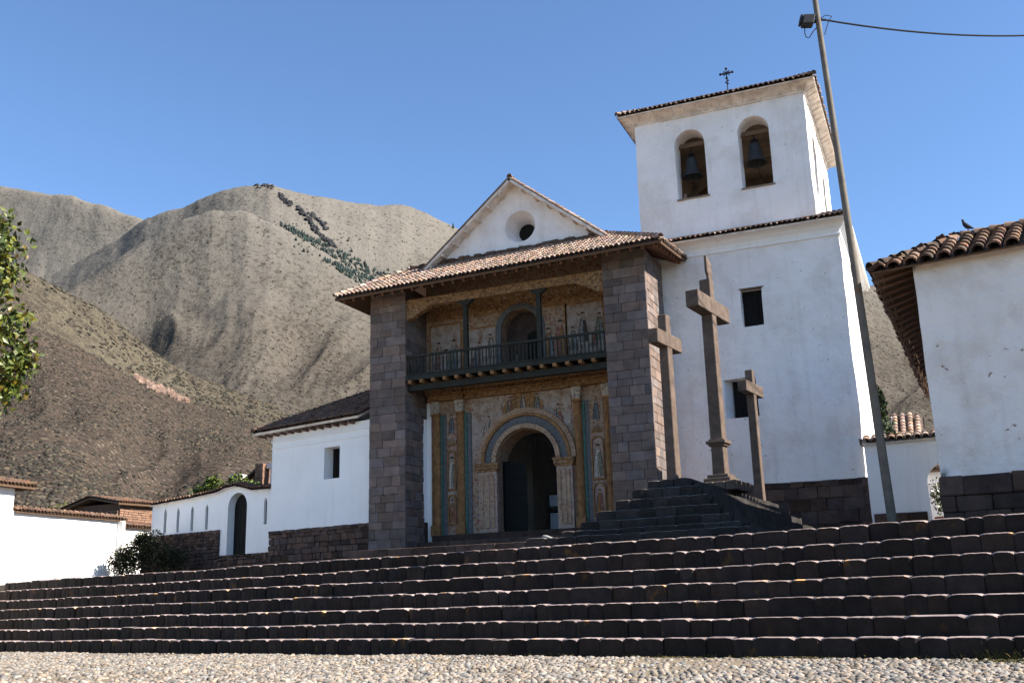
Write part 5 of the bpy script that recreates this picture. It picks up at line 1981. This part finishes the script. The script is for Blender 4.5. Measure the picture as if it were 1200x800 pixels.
# pigeon on the roof
pg_p = HP(1.02, 1.3, 8.52+.205)
pg = None
mb = MB()
body = [((-.13, 0, .06), .015), ((-.06, 0, .085), .035), ((.02, 0, .11), .058), ((.07, 0, .15), .05), ((.095, 0, .20), .03), ((.10, 0, .235), .028), ((.115, 0, .255), .022), ((.135, 0, .258), .006)]
fwv = Vector((-.5, -.3, 0)).normalized()
mb.tube([pg_p + fwv*b[0][0] + Vector((0, 0, b[0][2]-.02)) for b in body], [b[1] for b in body], 10)
for sg in (-1, 1):
    q = pg_p + Vector((-fwv.y, fwv.x, 0))*.02*sg
    mb.tube([q+Vector((0, 0, .06)), q+Vector((0, 0, -.03))], .008, 5)
pg = recenter(mb.build('pigeon', M['bird'], smooth=True), pg_p)
tag(pg, 'dark pigeon perched upright on the tile ridge of the right house', 'pigeon')

# ------------------------------------------------------------------ lamp pole and cable
pb = Vector((-1.03, 22.86, 2.25))
pt_ = Vector((-1.37, 22.72, 14.8))
pdv = (pt_-pb).normalized()
lp = thing('lamp_pole', 'tall leaning metal pole with a floodlight near its top beside the tower', 'lamp pole', pb)
mb = MB()
mb.tube([pb-pdv*.2, pb+pdv*4.5, pb+pdv*9, pb+pdv*13.6], [.10, .088, .074, .06], 14)
mb.build('pole', M['pole'], lp, smooth=True)
lz = pb + pdv*11.95
mb = MB()
hd_ = Vector((-.93, -.30, .05)).normalized()
sd3 = Vector((.3, -.95, 0))
up3 = Vector((.25, .05, .95)).normalized()
mb.obox(lz+hd_*.1, hd_, sd3, up3, 0, .27, -.13, .13, -.13, .12)
mb.obox(lz+hd_*.1, hd_, sd3, up3, .27, .34, -.10, .10, -.10, .14)
mb.build('floodlight', M['lampbody'], lp, bevel=.02)
mb = MB()
mb.obox(lz+hd_*.1, hd_, sd3, up3, .05, .24, -.15, -.131, -.10, .09)
mb.build('lamp_glass', M['glass'], lp)
mb = MB()
mb.obox(lz, hd_, sd3, up3, -.06, .12, -.03, .03, -.05, .02)
mb.obox(lz, hd_, sd3, up3, -.16, -.05, -.02, .02, .0, .04)
mb.build('bracket', M['iron'], lp)
mb = MB()
a_ = lz+hd_*.32+Vector((0, 0, -.1))
mb.tube([a_, a_+Vector((-.02, 0, -.22)), a_+Vector((.0, 0, -.33)), a_+Vector((.07, 0, -.36)), a_+Vector((.17, 0, -.22)), lz+hd_*.05+Vector((0, 0, -.18))], .012, 5)
b_ = lz+Vector((.06, 0, .05))
mb.tube([b_, b_+Vector((.12, .05, .08)), b_+Vector((.25, .1, .04)), b_+Vector((.16, .05, -.12)), b_+Vector((.05, 0, -.45))], .010, 5)
mb.build('loose_wires', M['cable'], lp)
cb = MB()
c0_, c1_ = lz+Vector((.05, .02, .04)), Vector((9.5, 33.5, 18.0))
pts = []
for k in range(25):
    f = k/24
    p = c0_.lerp(c1_, f)
    p.z -= 4*f*(1-f)*.75
    pts.append(p)
cb.tube(pts, .022, 6)
tag(recenter(cb.build('overhead_cable', M['cable']), c0_), 'black cable running from the lamp pole to the right across the sky', 'cable')

# ------------------------------------------------------------------ gate wall and what lies behind it
gw = thing('gate_wall', 'low white wall with tile coping and an arched opening between tower and right house', 'wall', (-1, 32.9, 2.6))
c = MB()
c.prism(arch_poly(-.36, .75, 2.2, 4.2), XZ, 32.4, 33.6)
solid('wall', [(-2.04, 2.2, 32.75, 33.15, 2.2, 5.45)], [c], M['white_clean'], gw, .35, .015)
tl_, mb = MB(), MB()
slope(tl_, mb, (-2.08, 32.58, 5.46), (2.3, 32.58, 5.50), (2.3, 32.95, 5.68), (-2.08, 32.95, 5.64), th=.05, pitch=.24, r=.10, course=.25, tl=.4)
slope(tl_, mb, (2.3, 33.3, 5.50), (-2.08, 33.3, 5.46), (-2.08, 32.95, 5.64), (2.3, 32.95, 5.68), th=.05, pitch=.24, r=.10, course=.25, tl=.4)
c_ = tl_.build('tile_coping', M['tile'], gw)
mb.build('coping_bed', M['cornice'], c_)
mb = MB()
ashlar(mb, (-1.98, 32.70, 2.2), (1, 0, 0), (0, -1, 0), 1.5, 1.12, depth=.05, ch=(.2, .3), bw=(.3, .6), jit=.01, lo=.5, hi=1.1)
mb.build('stone_base', M['darkstone'], gw, bevel=.015)

hb = thing('far_house', 'white house with a tiled roof glimpsed through the gate opening', 'house', (.5, 41, 2.8))
mb = MB()
mb.box(-1.4, 3.2, 40.5, 44, 2.4, 5.35)
mb.build('wall', M['white_clean'], hb)
tl_, ms_ = MB(), MB()
slope(tl_, ms_, (-1.5, 40.1, 5.35), (3.3, 40.1, 5.35), (3.3, 42, 6.3), (-1.5, 42, 6.3), pitch=.24, r=.1)
tl_.build('roof', M['tile'], hb)
ms_.build('eave_board', M['soffit'], hb)
lwb = MB()
lwb.box(-1.0, 1.8, 38.0, 38.3, 2.4, 4.55)
lwb.box(-1.05, 1.85, 37.95, 38.35, 4.55, 4.63)
tag(recenter(lwb.build('low_parapet', M['white_clean']), (.4, 38.15, 2.4)), 'low white parapet behind the flowering pot in the gate opening', 'parapet')
fh = thing('tiled_shed', 'tiled roof of a shed rising behind the gate wall beside the conifer', 'shed', (-.4, 45, 2.8))
mb = MB()
mb.box(-1.5, -.5, 44.5, 46.5, 2.4, 6.9)
mb.build('wall', M['white_clean'], fh)
tl_, ms_ = MB(), MB()
slope(tl_, ms_, (-1.62, 44.0, 6.95), (-.45, 44.0, 6.95), (-.62, 45.6, 8.3), (-1.62, 45.6, 8.3), pitch=.24, r=.1, th=.1)
tl_.build('roof', M['tile'], fh)
ms_.build('eave_board', M['white_clean'], fh)
shrub('conifer', 'dark green conifer showing between the pole and the tiled shed',
      [((-1.85, 43.6, 5.5), (.75, .7, 1.5)), ((-1.85, 43.6, 7.2), (.5, .5, 1.3)), ((-1.95, 43.6, 8.5), (.28, .28, .8))], .16, 620, [(.6, .9, .6), (1.1, 1.5, .8), (.4, .6, .5), (.3, .4, .35)], 'tree')
fp = thing('potted_plant', 'white flowering plant in a clay pot inside the gate opening', 'potted plant', (-.15, 35.5, 2.9))
mb = MB()
mb.lathe([(0, 0), (.13, 0), (.19, .3), (.21, .32), (.21, .36), (.17, .36), (.16, .28), (0, .28)], (-.12, 35.3, 2.95), 14)
mb.build('pot', M['clay'], fp, smooth=True)
mb = MB()
leaves(mb, blob_pts((-.12, 35.3, 3.95), (.26, .26, .72), 340, .1), .11, [(1, 1.2, .8), (1.8, 2.0, .9), (.6, .8, .6)])
mb.build('foliage', M['bushleaf'], fp, recalc=False)
mb = MB()
leaves(mb, blob_pts((-.14, 35.2, 4.05), (.26, .26, .5), 40, .3), .10, [(1, 1, 1)], .9)
tag(mb.build('flower', M['flower'], fp, recalc=False), kind='stuff')
mb = MB()
mb.box(-.5, .3, 35.0, 35.7, 2.4, 2.95)
tag(recenter(mb.build('stone_ledge', M['darkstone'], bevel=.02), (-.1, 35.35, 2.4)), 'dark stone ledge under the clay flower pot', 'ledge')

# ------------------------------------------------------------------ weeds along the steps
wd = MB()
GT = [(1, 1, 1), (1.4, 1.4, .9), (.7, .8, .5), (1.8, 1.5, 1.0)]
def tuft(t, n, z, cnt, h, spread, hang=False):
    for _ in range(cnt):
        p = along(t+rng.gauss(0, spread), n+rng.uniform(-.06, .04), z)
        d = Vector((rng.gauss(0, .5), rng.gauss(0, .5), -1 if hang else 1)).normalized()
        if hang:
            d = (d - SN*.35).normalized()
        s_ = d.cross(Vector((rng.gauss(0, 1), rng.gauss(0, 1), 0))).normalized()*.005
        L_ = h*rng.uniform(.5, 1.2)
        m_ = p + d*L_*.55
        e_ = p + d*L_ + Vector((rng.gauss(0, .02), rng.gauss(0, .02), -.03))
        wd.add([p-s_, p+s_, m_+s_*.8, e_, m_-s_*.8], [(0, 1, 2, 3, 4)], rng.choice(GT))
for t, w, c in ((1.9, .5, 260), (2.9, .5, 200), (3.6, .4, 120), (-.6, .35, 150), (-1.6, .25, 80), (.9, .2, 50)):
    tuft(t, N0-.03, .0, c//2, .17, w)
for _ in range(46):
    t = rng.uniform(-4, 16)
    tuft(t, N0-.05, 0, 14, .07, .08)
for t, n, c in ((2.9, 16.5, 150), (3.2, 16.2, 120), (6.6, 16.7, 120), (8.6, 16.6, 60), (-2.4, 16.4, 70), (-3.2, 16.3, 70), (-2.9, 15.2, 60), (2.5, 15.9, 70)):
    tuft(t, n, .0, c*3, .05, .34)
tag(wd.build('weeds', M['grass'], recalc=False), 'dry weeds and grass tufts along the foot of the black steps', 'weeds', kind='stuff')
